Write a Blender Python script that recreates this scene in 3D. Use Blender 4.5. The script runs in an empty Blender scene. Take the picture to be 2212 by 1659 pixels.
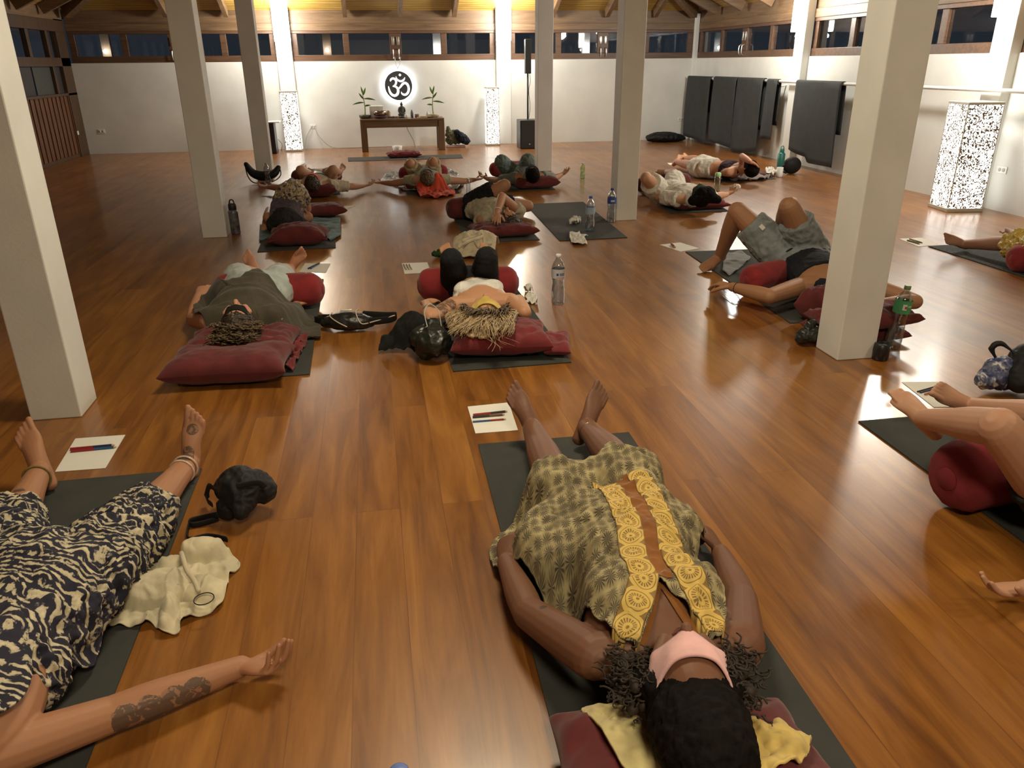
import bpy, math, random
import numpy as np
from mathutils import Vector, Matrix, noise
from mathutils.bvhtree import BVHTree

scene = bpy.context.scene
col = scene.collection
R = math.radians
random.seed(7)

# ------------------------------------------------------------------ camera
FPX, PITCH, ROLL, YAW, CH = 1667.6, R(22.615), R(-0.516), R(9.638), 1.40
W, H = 2212, 1659
_f = Vector((math.sin(YAW) * math.cos(PITCH), math.cos(YAW) * math.cos(PITCH), -math.sin(PITCH)))
_r = Vector((math.cos(YAW), -math.sin(YAW), 0))
_u = _r.cross(_f)
CR = _r * math.cos(ROLL) + _u * math.sin(ROLL)
CU = -_r * math.sin(ROLL) + _u * math.cos(ROLL)
CF = _f
cam_d = bpy.data.cameras.new('camera')
cam_d.sensor_width = 36
cam_d.lens = FPX / W * 36
cam_d.clip_start = 0.02
cam = bpy.data.objects.new('camera', cam_d)
col.objects.link(cam)
cam.matrix_world = Matrix(((CR.x, CU.x, -CF.x, 0), (CR.y, CU.y, -CF.y, 0), (CR.z, CU.z, -CF.z, CH), (0, 0, 0, 1)))
scene.camera = cam

# ------------------------------------------------------------------ world, exposure, light levels
wd = bpy.data.worlds.new('night_sky')
scene.world = wd
wd.use_nodes = True
wd.node_tree.nodes['Background'].inputs[0].default_value = (0.016, 0.022, 0.03, 1)
wd.node_tree.nodes['Background'].inputs[1].default_value = 0.5
scene.view_settings.view_transform = 'Standard'
scene.view_settings.look = 'None'
scene.view_settings.gamma = 1
scene.view_settings.use_curve_mapping = False
scene.view_settings.exposure = 0.78
LAMP_E = 8.0        # wall lamp shades
LAMP_PT = 82.0       # unseen point light set out in front of each wall lamp shade, W
LANT_E = 2.6         # floor lanterns
OM_E = 15.0           # ring behind the disc
WARM_W = 55.0        # unseen warm fill lights added over the near half of the hall


def at(u, v, z=0.0):
    """point of the photograph (2212x1659 px) met with the level at height z"""
    d = CF + CR * ((u - W / 2) / FPX) + CU * ((H / 2 - v) / FPX)
    t = (z - CH) / d.z
    return Vector((d.x * t, d.y * t, z))


def atx(u, v, x):
    d = CF + CR * ((u - W / 2) / FPX) + CU * ((H / 2 - v) / FPX)
    t = x / d.x
    return Vector((x, d.y * t, CH + d.z * t))


def aty(u, v, y):
    d = CF + CR * ((u - W / 2) / FPX) + CU * ((H / 2 - v) / FPX)
    t = y / d.y
    return Vector((d.x * t, y, CH + d.z * t))


# ------------------------------------------------------------------ materials
MATS = {}


def new_mat(name):
    m = bpy.data.materials.new(name)
    m.use_nodes = True
    nt = m.node_tree
    b = nt.nodes['Principled BSDF']
    return m, nt, b


def N(nt, t, **kw):
    n = nt.nodes.new(t)
    for k, v in kw.items():
        setattr(n, k, v)
    return n


def math_node(nt, op, a, b=None, clamp=False):
    n = N(nt, 'ShaderNodeMath', operation=op)
    n.use_clamp = clamp
    for i, x in enumerate((a, b)):
        if x is None:
            continue
        if isinstance(x, (int, float)):
            n.inputs[i].default_value = x
        else:
            nt.links.new(x, n.inputs[i])
    return n.outputs[0]


def mixc(nt, fac, a, b):
    n = N(nt, 'ShaderNodeMix', data_type='RGBA')
    for i, x in ((0, fac), (6, a), (7, b)):
        if isinstance(x, (int, float)):
            n.inputs[i].default_value = x
        elif isinstance(x, tuple):
            n.inputs[i].default_value = (*x, 1) if len(x) == 3 else x
        else:
            nt.links.new(x, n.inputs[i])
    return n.outputs[2]


def objco(nt, scale=(1, 1, 1), rot=(0, 0, 0), uv=False):
    tc = N(nt, 'ShaderNodeTexCoord')
    mp = N(nt, 'ShaderNodeMapping')
    mp.inputs['Scale'].default_value = scale
    mp.inputs['Rotation'].default_value = rot
    nt.links.new(tc.outputs['UV' if uv else 'Object'], mp.inputs[0])
    return mp.outputs[0]


def noise_t(nt, vec, scale, detail=4, rough=.5, dist=0):
    n = N(nt, 'ShaderNodeTexNoise')
    n.inputs['Scale'].default_value = scale
    n.inputs['Detail'].default_value = detail
    n.inputs['Roughness'].default_value = rough
    n.inputs['Distortion'].default_value = dist
    nt.links.new(vec, n.inputs['Vector'])
    return n.outputs[0]


def ramp(nt, fac, stops):
    n = N(nt, 'ShaderNodeValToRGB')
    e = n.color_ramp.elements
    while len(e) < len(stops):
        e.new(.5)
    for i, (p, c) in enumerate(stops):
        e[i].position = p
        e[i].color = (*c, 1) if len(c) == 3 else c
    nt.links.new(fac, n.inputs[0])
    return n.outputs[0]


def bump(nt, b, h, strength=.3, dist=.01):
    n = N(nt, 'ShaderNodeBump')
    n.inputs['Strength'].default_value = strength
    n.inputs['Distance'].default_value = dist
    nt.links.new(h, n.inputs['Height'])
    nt.links.new(n.outputs[0], b.inputs['Normal'])


def pm(name, c, rough=.7, var=.15, vs=6, bs=0, bstr=.3, bdist=.004, metal=0, coat=0, sheen=0, sss=0, emis=None, es=0, spec=.5, trans=0):
    if name in MATS:
        return MATS[name]
    m, nt, b = new_mat(name)
    co = objco(nt)
    if var:
        nz = noise_t(nt, co, vs, 5)
        lo = tuple(x * (1 - var) for x in c)
        hi = tuple(min(1, x * (1 + var)) for x in c)
        nt.links.new(ramp(nt, nz, [(.3, lo), (.7, hi)]), b.inputs['Base Color'])
    else:
        b.inputs['Base Color'].default_value = (*c, 1)
    b.inputs['Roughness'].default_value = rough
    b.inputs['Metallic'].default_value = metal
    b.inputs['Coat Weight'].default_value = coat
    b.inputs['Coat Roughness'].default_value = .12
    b.inputs['Sheen Weight'].default_value = sheen
    b.inputs['Specular IOR Level'].default_value = spec
    b.inputs['Transmission Weight'].default_value = trans
    if sss:
        b.inputs['Subsurface Weight'].default_value = sss
        b.inputs['Subsurface Radius'].default_value = (.02, .008, .004)
        b.inputs['Subsurface Scale'].default_value = .5
    if emis:
        b.inputs['Emission Color'].default_value = (*emis, 1)
        b.inputs['Emission Strength'].default_value = es
    if bs:
        bump(nt, b, noise_t(nt, co, bs, 6, .6), bstr, bdist)
    MATS[name] = m
    return m


def floor_mat():
    m, nt, b = new_mat('varnished_planks')
    co = objco(nt, (1, 1, 1), (0, 0, R(90)))
    br = N(nt, 'ShaderNodeTexBrick')
    br.offset = .37
    br.offset_frequency = 2
    br.inputs['Color1'].default_value = (0, 0, 0, 1)
    br.inputs['Color2'].default_value = (1, 1, 1, 1)
    br.inputs['Mortar'].default_value = (.35, .35, .35, 1)
    br.inputs['Scale'].default_value = 1
    br.inputs['Mortar Size'].default_value = .0012
    br.inputs['Brick Width'].default_value = 2.3
    br.inputs['Row Height'].default_value = .145
    nt.links.new(co, br.inputs['Vector'])
    plank = br.outputs[0]
    # grain runs along the boards and is shifted board by board
    tc = N(nt, 'ShaderNodeTexCoord')
    cmb = N(nt, 'ShaderNodeCombineXYZ')
    sep = N(nt, 'ShaderNodeSeparateXYZ')
    nt.links.new(tc.outputs['Object'], sep.inputs[0])
    off = math_node(nt, 'MULTIPLY', plank, 13.0)
    nt.links.new(math_node(nt, 'MULTIPLY', sep.outputs[0], 7.0), cmb.inputs[0])
    nt.links.new(math_node(nt, 'ADD', math_node(nt, 'MULTIPLY', sep.outputs[1], .75), off), cmb.inputs[1])
    nt.links.new(off, cmb.inputs[2])
    g1 = noise_t(nt, cmb.outputs[0], 1.6, 6, .6, .9)
    cmb2 = N(nt, 'ShaderNodeCombineXYZ')
    nt.links.new(math_node(nt, 'MULTIPLY', sep.outputs[0], 60.0), cmb2.inputs[0])
    nt.links.new(math_node(nt, 'ADD', math_node(nt, 'MULTIPLY', sep.outputs[1], 3.0), off), cmb2.inputs[1])
    g2 = noise_t(nt, cmb2.outputs[0], 1.5, 4, .6, .3)
    fac = math_node(nt, 'ADD', math_node(nt, 'MULTIPLY', g1, .74), math_node(nt, 'MULTIPLY', plank, .10))
    fac = math_node(nt, 'ADD', fac, math_node(nt, 'MULTIPLY', g2, .16))
    c = ramp(nt, fac, [(.24, (.080, .025, .006)), (.42, (.18, .064, .011)), (.56, (.265, .102, .017)), (.75, (.38, .165, .032))])
    seam = math_node(nt, 'MULTIPLY', br.outputs[1], .35)
    c = mixc(nt, seam, c, (.07, .02, .006))
    nt.links.new(c, b.inputs['Base Color'])
    rn = noise_t(nt, objco(nt), 2.2, 5, .6)
    mr = N(nt, 'ShaderNodeMapRange')
    mr.inputs['To Min'].default_value = .26
    mr.inputs['To Max'].default_value = .42
    nt.links.new(rn, mr.inputs[0])
    nt.links.new(mr.outputs[0], b.inputs['Roughness'])
    b.inputs['Specular IOR Level'].default_value = .62
    b.inputs['Coat Weight'].default_value = .35
    b.inputs['Coat Roughness'].default_value = .15
    hgt = math_node(nt, 'SUBTRACT', math_node(nt, 'MULTIPLY', noise_t(nt, objco(nt, (1, .35, 1)), 9, 3), 1.0), math_node(nt, 'MULTIPLY', br.outputs[1], .3))
    bump(nt, b, hgt, .05, .01)
    return m


def wood(name, c1, c2, axis='x', sc=3, rough=.5, planks=0):
    if name in MATS:
        return MATS[name]
    m, nt, b = new_mat(name)
    s = {'x': (.6, 8, 8), 'y': (8, .6, 8), 'z': (8, 8, .6)}[axis]
    co = objco(nt, s)
    g = noise_t(nt, co, sc, 6, .6, .8)
    c = ramp(nt, g, [(.3, c1), (.7, c2)])
    if planks:
        wv = N(nt, 'ShaderNodeTexWave', wave_type='BANDS', bands_direction={'x': 'Y', 'y': 'X', 'z': 'Y'}[axis])
        wv.inputs['Scale'].default_value = planks
        nt.links.new(objco(nt), wv.inputs[0])
        k = math_node(nt, 'LESS_THAN', wv.outputs[1], .06)
        c = mixc(nt, math_node(nt, 'MULTIPLY', k, .7), c, tuple(x * .25 for x in c1))
    nt.links.new(c, b.inputs['Base Color'])
    b.inputs['Roughness'].default_value = rough
    bump(nt, b, g, .15, .005)
    MATS[name] = m
    return m


def skin(name, c, ink=(), base=(0, 0, 0)):
    m, nt, b = new_mat(name)
    co = objco(nt)
    nz = noise_t(nt, co, 9, 5)
    red = (min(1, c[0] * 1.08), c[1] * .86, c[2] * .82)
    cc = mixc(nt, math_node(nt, 'MULTIPLY', nz, .75), tuple(c), red)
    if ink:
        fine = noise_t(nt, co, 38, 3, .6, 1.2)
        tot = None
        for (p, r) in ink:
            d = N(nt, 'ShaderNodeVectorMath', operation='DISTANCE')
            nt.links.new(co, d.inputs[0])
            d.inputs[1].default_value = tuple(Vector(p) - Vector(base))
            q = math_node(nt, 'LESS_THAN', math_node(nt, 'ADD', d.outputs['Value'], math_node(nt, 'MULTIPLY', fine, r * .5)), r * 1.25)
            tot = q if tot is None else math_node(nt, 'MAXIMUM', tot, q)
        dens = math_node(nt, 'GREATER_THAN', fine, .44)
        k = math_node(nt, 'MULTIPLY', math_node(nt, 'MULTIPLY', tot, math_node(nt, 'ADD', math_node(nt, 'MULTIPLY', dens, .5), .3)), .95)
        cc = mixc(nt, k, cc, (.035, .032, .028))
    nt.links.new(cc, b.inputs['Base Color'])
    b.inputs['Roughness'].default_value = .55
    b.inputs['Specular IOR Level'].default_value = .35
    b.inputs['Subsurface Weight'].default_value = .12
    b.inputs['Subsurface Radius'].default_value = (.015, .006, .003)
    b.inputs['Subsurface Scale'].default_value = .4
    bump(nt, b, noise_t(nt, co, 90, 3), .12, .002)
    return m


def fabric(name, c, rough=.9, var=.22, bs=0, **k):
    return pm(name, c, rough, var, 12, 180 if not bs else bs, .25, .003, sheen=.15 if max(c) > .05 else 0, spec=.5 if max(c) > .05 else .25, **k)


def batik_mat():
    m, nt, b = new_mat('batik_cotton')
    co = objco(nt, (1, 1, 1), (0, 0, R(12)))
    w1 = noise_t(nt, co, 3.0, 3, .5)
    sep = N(nt, 'ShaderNodeSeparateXYZ')
    nt.links.new(co, sep.inputs[0])
    # bands curve across the legs; each is broken into short dashes
    yy = math_node(nt, 'ADD', math_node(nt, 'MULTIPLY', sep.outputs[1], 1.0), math_node(nt, 'MULTIPLY', w1, .55))
    yy = math_node(nt, 'ADD', yy, math_node(nt, 'MULTIPLY', sep.outputs[0], -.25))
    band = math_node(nt, 'SINE', math_node(nt, 'MULTIPLY', yy, 250.0))
    cmb = N(nt, 'ShaderNodeCombineXYZ')
    nt.links.new(math_node(nt, 'MULTIPLY', sep.outputs[0], 40.0), cmb.inputs[0])
    nt.links.new(math_node(nt, 'MULTIPLY', yy, 38.0), cmb.inputs[1])
    br = noise_t(nt, cmb.outputs[0], 1.3, 3, .55, .4)
    fine = noise_t(nt, objco(nt), 120, 2)
    f = math_node(nt, 'ADD', math_node(nt, 'MULTIPLY', band, .10), br)
    f = math_node(nt, 'ADD', f, math_node(nt, 'MULTIPLY', fine, .22))
    c = ramp(nt, f, [(.61, (.012, .012, .026)), (.635, (.07, .065, .085)), (.67, (.44, .38, .26)), (.9, (.64, .57, .40))])
    nt.links.new(c, b.inputs['Base Color'])
    b.inputs['Roughness'].default_value = .85
    bump(nt, b, noise_t(nt, objco(nt), 60, 3), .3, .004)
    return m


def fan_mat():
    """olive ground with small dark palm fans"""
    m, nt, b = new_mat('fan_print_cotton')
    co = objco(nt, (36, 29, 1), (0, 0, R(8)))
    tc2 = objco(nt)
    sepc = N(nt, 'ShaderNodeSeparateXYZ')
    nt.links.new(co, sepc.inputs[0])
    flat = N(nt, 'ShaderNodeCombineXYZ')
    nt.links.new(sepc.outputs[0], flat.inputs[0])
    nt.links.new(sepc.outputs[1], flat.inputs[1])
    vo = N(nt, 'ShaderNodeTexVoronoi')
    vo.inputs['Scale'].default_value = 1
    vo.inputs['Randomness'].default_value = .35
    nt.links.new(flat.outputs[0], vo.inputs['Vector'])
    sub = N(nt, 'ShaderNodeVectorMath', operation='SUBTRACT')
    nt.links.new(flat.outputs[0], sub.inputs[0])
    nt.links.new(vo.outputs['Position'], sub.inputs[1])
    sp = N(nt, 'ShaderNodeSeparateXYZ')
    nt.links.new(sub.outputs[0], sp.inputs[0])
    ang = math_node(nt, 'ARCTAN2', sp.outputs[1], sp.outputs[0])
    rays = math_node(nt, 'SINE', math_node(nt, 'MULTIPLY', ang, 13))
    dist = vo.outputs['Distance']
    core = math_node(nt, 'SUBTRACT', 1.0, math_node(nt, 'MULTIPLY', dist, 1.55), clamp=True)
    k = math_node(nt, 'MULTIPLY', core, math_node(nt, 'ADD', math_node(nt, 'MULTIPLY', rays, .6), .75), clamp=True)
    ground = ramp(nt, noise_t(nt, tc2, 14, 3), [(.3, (.25, .20, .10)), (.7, (.48, .40, .21))])
    c = mixc(nt, math_node(nt, 'MULTIPLY', k, 1.9, clamp=True), ground, (.06, .046, .032))
    nt.links.new(c, b.inputs['Base Color'])
    b.inputs['Roughness'].default_value = .8
    bump(nt, b, noise_t(nt, tc2, 160, 3), .2, .003)
    return m


def medallion_mat():
    """yellow band with a row of brown ring medallions, running along the strip (UV v)"""
    m, nt, b = new_mat('embroidered_band')
    co = objco(nt, (1, 1, 1), uv=True)
    sep = N(nt, 'ShaderNodeSeparateXYZ')
    nt.links.new(co, sep.inputs[0])
    x = math_node(nt, 'SUBTRACT', sep.outputs[0], .5)
    y = math_node(nt, 'SUBTRACT', math_node(nt, 'FRACT', sep.outputs[1]), .5)
    r = math_node(nt, 'SQRT', math_node(nt, 'ADD', math_node(nt, 'MULTIPLY', x, x), math_node(nt, 'MULTIPLY', y, y)))
    ang = math_node(nt, 'ARCTAN2', y, x)
    rays = math_node(nt, 'GREATER_THAN', math_node(nt, 'SINE', math_node(nt, 'MULTIPLY', ang, 18)), -.35)
    ring = math_node(nt, 'MULTIPLY', math_node(nt, 'GREATER_THAN', r, .17), math_node(nt, 'LESS_THAN', r, .32))
    k1 = math_node(nt, 'MULTIPLY', ring, rays)
    rim = math_node(nt, 'MULTIPLY', math_node(nt, 'GREATER_THAN', r, .40), math_node(nt, 'LESS_THAN', r, .43))
    dot = math_node(nt, 'LESS_THAN', r, .06)
    corner = math_node(nt, 'GREATER_THAN', r, .56)
    edge = math_node(nt, 'GREATER_THAN', math_node(nt, 'ABSOLUTE', x), .47)
    k = k1
    for q in (rim, dot, corner, edge):
        k = math_node(nt, 'MAXIMUM', k, q)
    nz = noise_t(nt, objco(nt), 60, 2)
    k = math_node(nt, 'MULTIPLY', k, math_node(nt, 'ADD', math_node(nt, 'MULTIPLY', nz, .5), .5))
    c = mixc(nt, k, (.64, .44, .11), (.13, .06, .02))
    nt.links.new(c, b.inputs['Base Color'])
    b.inputs['Roughness'].default_value = .7
    return m


def lattice_mat():
    """cut-out lantern panel: white glowing paper seen through a brown fretwork"""
    m, nt, b = new_mat('fretwork_shade')
    co = objco(nt, (1, 1, 1))
    nz = noise_t(nt, co, 30, 1, .4, 2.0)
    k = math_node(nt, 'LESS_THAN', math_node(nt, 'ABSOLUTE', math_node(nt, 'SUBTRACT', nz, .5)), .085)
    b.inputs['Base Color'].default_value = (.20, .15, .09, 1)
    b.inputs['Roughness'].default_value = .6
    em = N(nt, 'ShaderNodeEmission')
    em.inputs[0].default_value = (1, .97, .88, 1)
    em.inputs[1].default_value = LANT_E
    mx = N(nt, 'ShaderNodeMixShader')
    nt.links.new(k, mx.inputs[0])
    nt.links.new(em.outputs[0], mx.inputs[1])
    nt.links.new(b.outputs[0], mx.inputs[2])
    nt.links.new(mx.outputs[0], nt.nodes['Material Output'].inputs[0])
    return m


def emit(name, c, s):
    m, nt, b = new_mat(name)
    b.inputs['Base Color'].default_value = (.8, .8, .8, 1)
    b.inputs['Emission Color'].default_value = (*c, 1)
    b.inputs['Emission Strength'].default_value = s
    return m


def glass_mat(name, tint=(1, 1, 1), rough=.02, ior=1.45):
    m, nt, b = new_mat(name)
    b.inputs['Base Color'].default_value = (*tint, 1)
    b.inputs['Roughness'].default_value = rough
    b.inputs['IOR'].default_value = ior
    b.inputs['Transmission Weight'].default_value = 1
    return m


def thin_clear(name, tint=(.88, .93, .97), refl=.16):
    """thin clear plastic: mostly see-through with a sheen at grazing angles"""
    m, nt, b = new_mat(name)
    tr = N(nt, 'ShaderNodeBsdfTransparent')
    tr.inputs[0].default_value = (*tint, 1)
    gl = N(nt, 'ShaderNodeBsdfGlossy')
    gl.inputs['Roughness'].default_value = .06
    lw = N(nt, 'ShaderNodeLayerWeight')
    lw.inputs[0].default_value = .35
    fac = math_node(nt, 'ADD', math_node(nt, 'MULTIPLY', lw.outputs['Facing'], .7), refl, clamp=True)
    mx = N(nt, 'ShaderNodeMixShader')
    nt.links.new(fac, mx.inputs[0])
    nt.links.new(tr.outputs[0], mx.inputs[1])
    nt.links.new(gl.outputs[0], mx.inputs[2])
    nt.links.new(mx.outputs[0], nt.nodes['Material Output'].inputs[0])
    return m


# ------------------------------------------------------------------ mesh helpers
def V3(p):
    return Vector(p)


def catmull(P, sub):
    P = [np.array(p, float) for p in P]
    if len(P) < 3 or sub <= 1:
        if sub <= 1:
            return P
        out = []
        for i in range(len(P) - 1):
            for k in range(sub):
                out.append(P[i] + (P[i + 1] - P[i]) * k / sub)
        return out + [P[-1]]
    out = []
    n = len(P)
    for i in range(n - 1):
        p0 = P[max(i - 1, 0)]
        p1, p2 = P[i], P[i + 1]
        p3 = P[min(i + 2, n - 1)]
        for k in range(sub):
            t = k / sub
            out.append(.5 * ((2 * p1) + (-p0 + p2) * t + (2 * p0 - 5 * p1 + 4 * p2 - p3) * t * t + (-p0 + 3 * p1 - 3 * p2 + p3) * t ** 3))
    out.append(P[-1])
    return out


def nrm(v):
    v = Vector(v)
    return v.normalized() if v.length > 1e-9 else Vector((0, 0, 1))


class MB:
    def __init__(s):
        s.v = []
        s.f = []
        s.uv = {}

    def add(s, V, F):
        n = len(s.v)
        s.v += [tuple(p) for p in V]
        s.f += [tuple(i + n for i in q) for q in F]
        return s

    def tube(s, pts, rad, n=12, hint=None, sub=4, cap='round'):
        rr = rad if isinstance(rad, list) else [rad] * len(pts)
        rr = [(r, r) if isinstance(r, (int, float)) else r for r in rr]
        Q = catmull([[*p, *r] for p, r in zip(pts, rr)], sub)
        C = [Vector(q[:3]) for q in Q]
        A = [(abs(q[3]), abs(q[4])) for q in Q]
        m = len(C)
        T = [nrm(C[min(i + 1, m - 1)] - C[max(i - 1, 0)]) for i in range(m)]
        rings = []
        prev = None
        frames = []
        for i in range(m):
            if hint is not None:
                sd = T[i].cross(Vector(hint))
                if sd.length < 1e-4:
                    sd = T[i].orthogonal()
                sd.normalize()
            else:
                if prev is None:
                    sd = T[i].orthogonal().normalized()
                else:
                    sd = (prev - T[i] * prev.dot(T[i])).normalized()
                prev = sd
            frames.append((sd, sd.cross(T[i])))
        def ring(c, fr, a, b):
            return [c + fr[0] * (a * math.cos(2 * math.pi * k / n)) + fr[1] * (b * math.sin(2 * math.pi * k / n)) for k in range(n)]
        if cap == 'round':
            for ph in (75, 50, 25):
                r0 = min(A[0])
                rings.append(ring(C[0] - T[0] * r0 * math.sin(R(ph)), frames[0], A[0][0] * math.cos(R(ph)), A[0][1] * math.cos(R(ph))))
        for i in range(m):
            rings.append(ring(C[i], frames[i], *A[i]))
        if cap == 'round':
            for ph in (25, 50, 75):
                r0 = min(A[-1])
                rings.append(ring(C[-1] + T[-1] * r0 * math.sin(R(ph)), frames[-1], A[-1][0] * math.cos(R(ph)), A[-1][1] * math.cos(R(ph))))
        V = [p for r_ in rings for p in r_]
        F = []
        for i in range(len(rings) - 1):
            for k in range(n):
                a = i * n + k
                b_ = i * n + (k + 1) % n
                F.append((a, a + n, b_ + n, b_))
        F.append(tuple(range(n)))
        F.append(tuple((len(rings) - 1) * n + k for k in reversed(range(n))))
        return s.add(V, F)

    def ell(s, c, ax, nu=16, nv=10):
        """ellipsoid: ax = three scaled axis vectors"""
        c = Vector(c)
        X, Y, Z = (Vector(a) for a in ax)
        V = [c + Z]
        for i in range(1, nv):
            t = math.pi * i / nv
            for k in range(nu):
                p = 2 * math.pi * k / nu
                V.append(c + X * (math.sin(t) * math.cos(p)) + Y * (math.sin(t) * math.sin(p)) + Z * math.cos(t))
        V.append(c - Z)
        F = [(0, 1 + k, 1 + (k + 1) % nu) for k in range(nu)]
        for i in range(nv - 2):
            for k in range(nu):
                a = 1 + i * nu + k
                b_ = 1 + i * nu + (k + 1) % nu
                F.append((a, a + nu, b_ + nu, b_))
        L = len(V) - 1
        F += [(L, 1 + (nv - 2) * nu + (k + 1) % nu, 1 + (nv - 2) * nu + k) for k in range(nu)]
        if X.cross(Y).dot(Z) < 0:
            F = [tuple(reversed(q)) for q in F]
        return s.add(V, F)

    def box(s, lo, hi, M=None):
        x0, y0, z0 = lo
        x1, y1, z1 = hi
        V = [Vector(p) for p in ((x0, y0, z0), (x1, y0, z0), (x1, y1, z0), (x0, y1, z0), (x0, y0, z1), (x1, y0, z1), (x1, y1, z1), (x0, y1, z1))]
        if M:
            V = [M @ p for p in V]
        return s.add(V, [(0, 3, 2, 1), (4, 5, 6, 7), (0, 1, 5, 4), (1, 2, 6, 5), (2, 3, 7, 6), (3, 0, 4, 7)])

    def prism(s, base, up):
        """closed prism from a flat polygon and an offset vector"""
        n = len(base)
        B = [Vector(p) for p in base]
        T = [p + Vector(up) for p in B]
        F = [tuple(reversed(range(n))), tuple(range(n, 2 * n))] + [(i, (i + 1) % n, n + (i + 1) % n, n + i) for i in range(n)]
        return s.add(B + T, F)

    def lathe(s, prof, c=(0, 0, 0), n=24, M=None):
        c = Vector(c)
        V = []
        for (r_, z) in prof:
            for k in range(n):
                p = Vector((r_ * math.cos(2 * math.pi * k / n), r_ * math.sin(2 * math.pi * k / n), z))
                V.append((M @ p if M else p) + c)
        F = []
        for i in range(len(prof) - 1):
            for k in range(n):
                a, b_ = i * n + k, i * n + (k + 1) % n
                F.append((a, b_, b_ + n, a + n))
        F.append(tuple(reversed(range(n))))
        F.append(tuple((len(prof) - 1) * n + k for k in range(n)))
        return s.add(V, F)

    def grid(s, P, closed_u=False):
        """P[i][j] grid of points"""
        nu, nv = len(P), len(P[0])
        V = [p for row in P for p in row]
        F = [(i * nv + j, i * nv + j + 1, (i + 1) * nv + j + 1, (i + 1) * nv + j) for i in range(nu - 1) for j in range(nv - 1)]
        if closed_u:
            F += [((nu - 1) * nv + j, (nu - 1) * nv + j + 1, j + 1, j) for j in range(nv - 1)]
        return s.add(V, F)

    def bvh(s):
        return BVHTree.FromPolygons([Vector(p) for p in s.v], s.f)

    def build(s, name, mat, parent=None, smooth=True, label=None, bevel=0, solid=0, sub=0):
        me = bpy.data.meshes.new(name)
        o_ = Vector(parent['_w']) if parent is not None else Vector((0, 0, 0))
        org = o_ if parent is not None else Vector((0, 0, 0))
        me.from_pydata([tuple(Vector(p) - org) for p in s.v], [], s.f)
        if s.uv:
            l = me.uv_layers.new(name='UVMap')
            for lp in me.loops:
                l.data[lp.index].uv = s.uv.get(lp.vertex_index, (0, 0))
        me.materials.append(mat)
        me.polygons.foreach_set('use_smooth', [smooth] * len(me.polygons))
        o = bpy.data.objects.new(name, me)
        col.objects.link(o)
        if parent is not None:
            o.parent = parent
            o['_w'] = tuple(o_)
        else:
            o['_w'] = (0, 0, 0)
        if label:
            o['label'] = label
        if bevel:
            md = o.modifiers.new('bevel', 'BEVEL')
            md.width = bevel
            md.segments = 2
            md.limit_method = 'ANGLE'
        if solid:
            md = o.modifiers.new('thickness', 'SOLIDIFY')
            md.thickness = solid
            md.offset = -1
        if sub:
            md = o.modifiers.new('subdivision', 'SUBSURF')
            md.levels = md.render_levels = sub
        return o

    def voxel(s, name, mat, parent=None, size=.005, smooth=3, post=None, label=None):
        me = bpy.data.meshes.new('tmp')
        me.from_pydata([tuple(p) for p in s.v], [], s.f)
        t = bpy.data.objects.new('tmp', me)
        col.objects.link(t)
        md = t.modifiers.new('r', 'REMESH')
        md.mode = 'VOXEL'
        md.voxel_size = size
        md.adaptivity = 0
        ms = t.modifiers.new('s', 'SMOOTH')
        ms.factor = .5
        ms.iterations = smooth
        dg = bpy.context.evaluated_depsgraph_get()
        m2 = bpy.data.meshes.new_from_object(t.evaluated_get(dg))
        bpy.data.objects.remove(t)
        bpy.data.meshes.remove(me)
        n = len(m2.vertices)
        co = np.empty(n * 3)
        m2.vertices.foreach_get('co', co)
        co = co.reshape(-1, 3)
        if post:
            no = np.empty(n * 3)
            m2.vertex_normals.foreach_get('vector', no)
            co = post(co, no.reshape(-1, 3))
        s.result = BVHTree.FromPolygons([Vector(p) for p in co], [tuple(p.vertices) for p in m2.polygons])
        s.floor = co[:, 2].min() if n else 0
        if parent is not None:
            co = co - np.array(parent['_w'])
        m2.vertices.foreach_set('co', co.ravel())
        m2.materials.clear()
        m2.materials.append(mat)
        m2.polygons.foreach_set('use_smooth', [True] * len(m2.polygons))
        m2.name = name
        o = bpy.data.objects.new(name, m2)
        col.objects.link(o)
        if parent is not None:
            o.parent = parent
            o['_w'] = tuple(parent['_w'])
        else:
            o['_w'] = (0, 0, 0)
        if label:
            o['label'] = label
        return o


def tag(o, label, cat, group=None):
    o['label'] = label
    o['category'] = cat
    if group:
        o['group'] = group
    return o


def thing(name, loc, label, cat, group=None):
    o = bpy.data.objects.new(name, None)
    o.empty_display_size = .1
    col.objects.link(o)
    o.location = loc
    o['_w'] = tuple(loc)
    return tag(o, label, cat, group)


def struct(o):
    o['kind'] = 'structure'
    return o


def rebase(o):
    """move a one-mesh thing's origin to the middle of its underside"""
    me = o.data
    n = len(me.vertices)
    co = np.empty(n * 3)
    me.vertices.foreach_get('co', co)
    co = co.reshape(-1, 3)
    c = (co.min(0) + co.max(0)) / 2
    c[2] = co[:, 2].min()
    me.vertices.foreach_set('co', (co - c).ravel())
    o.location = tuple(c)
    o['_w'] = tuple(c)
    return o


def fbm(p, sc, seed=0, oct=3):
    q = Vector((p[0] * sc[0] + seed * 3.7, p[1] * sc[1] - seed * 1.9, p[2] * sc[2] + seed))
    return noise.fractal(q, .6, 2.1, oct)


def wrinkle(amp, sc=(12, 12, 12), seed=0, ridge=True, minz=.002):
    def post(co, no):
        out = co.copy()
        for i in range(len(co)):
            k = fbm(co[i], sc, seed)
            if ridge:
                k = .5 - abs(k) * 1.6
            out[i] += no[i] * amp * k
        out[:, 2] = np.maximum(out[:, 2], minz)
        return out
    return post


def clampz(minz):
    def post(co, no):
        co[:, 2] = np.maximum(co[:, 2], minz)
        return co
    return post


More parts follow.
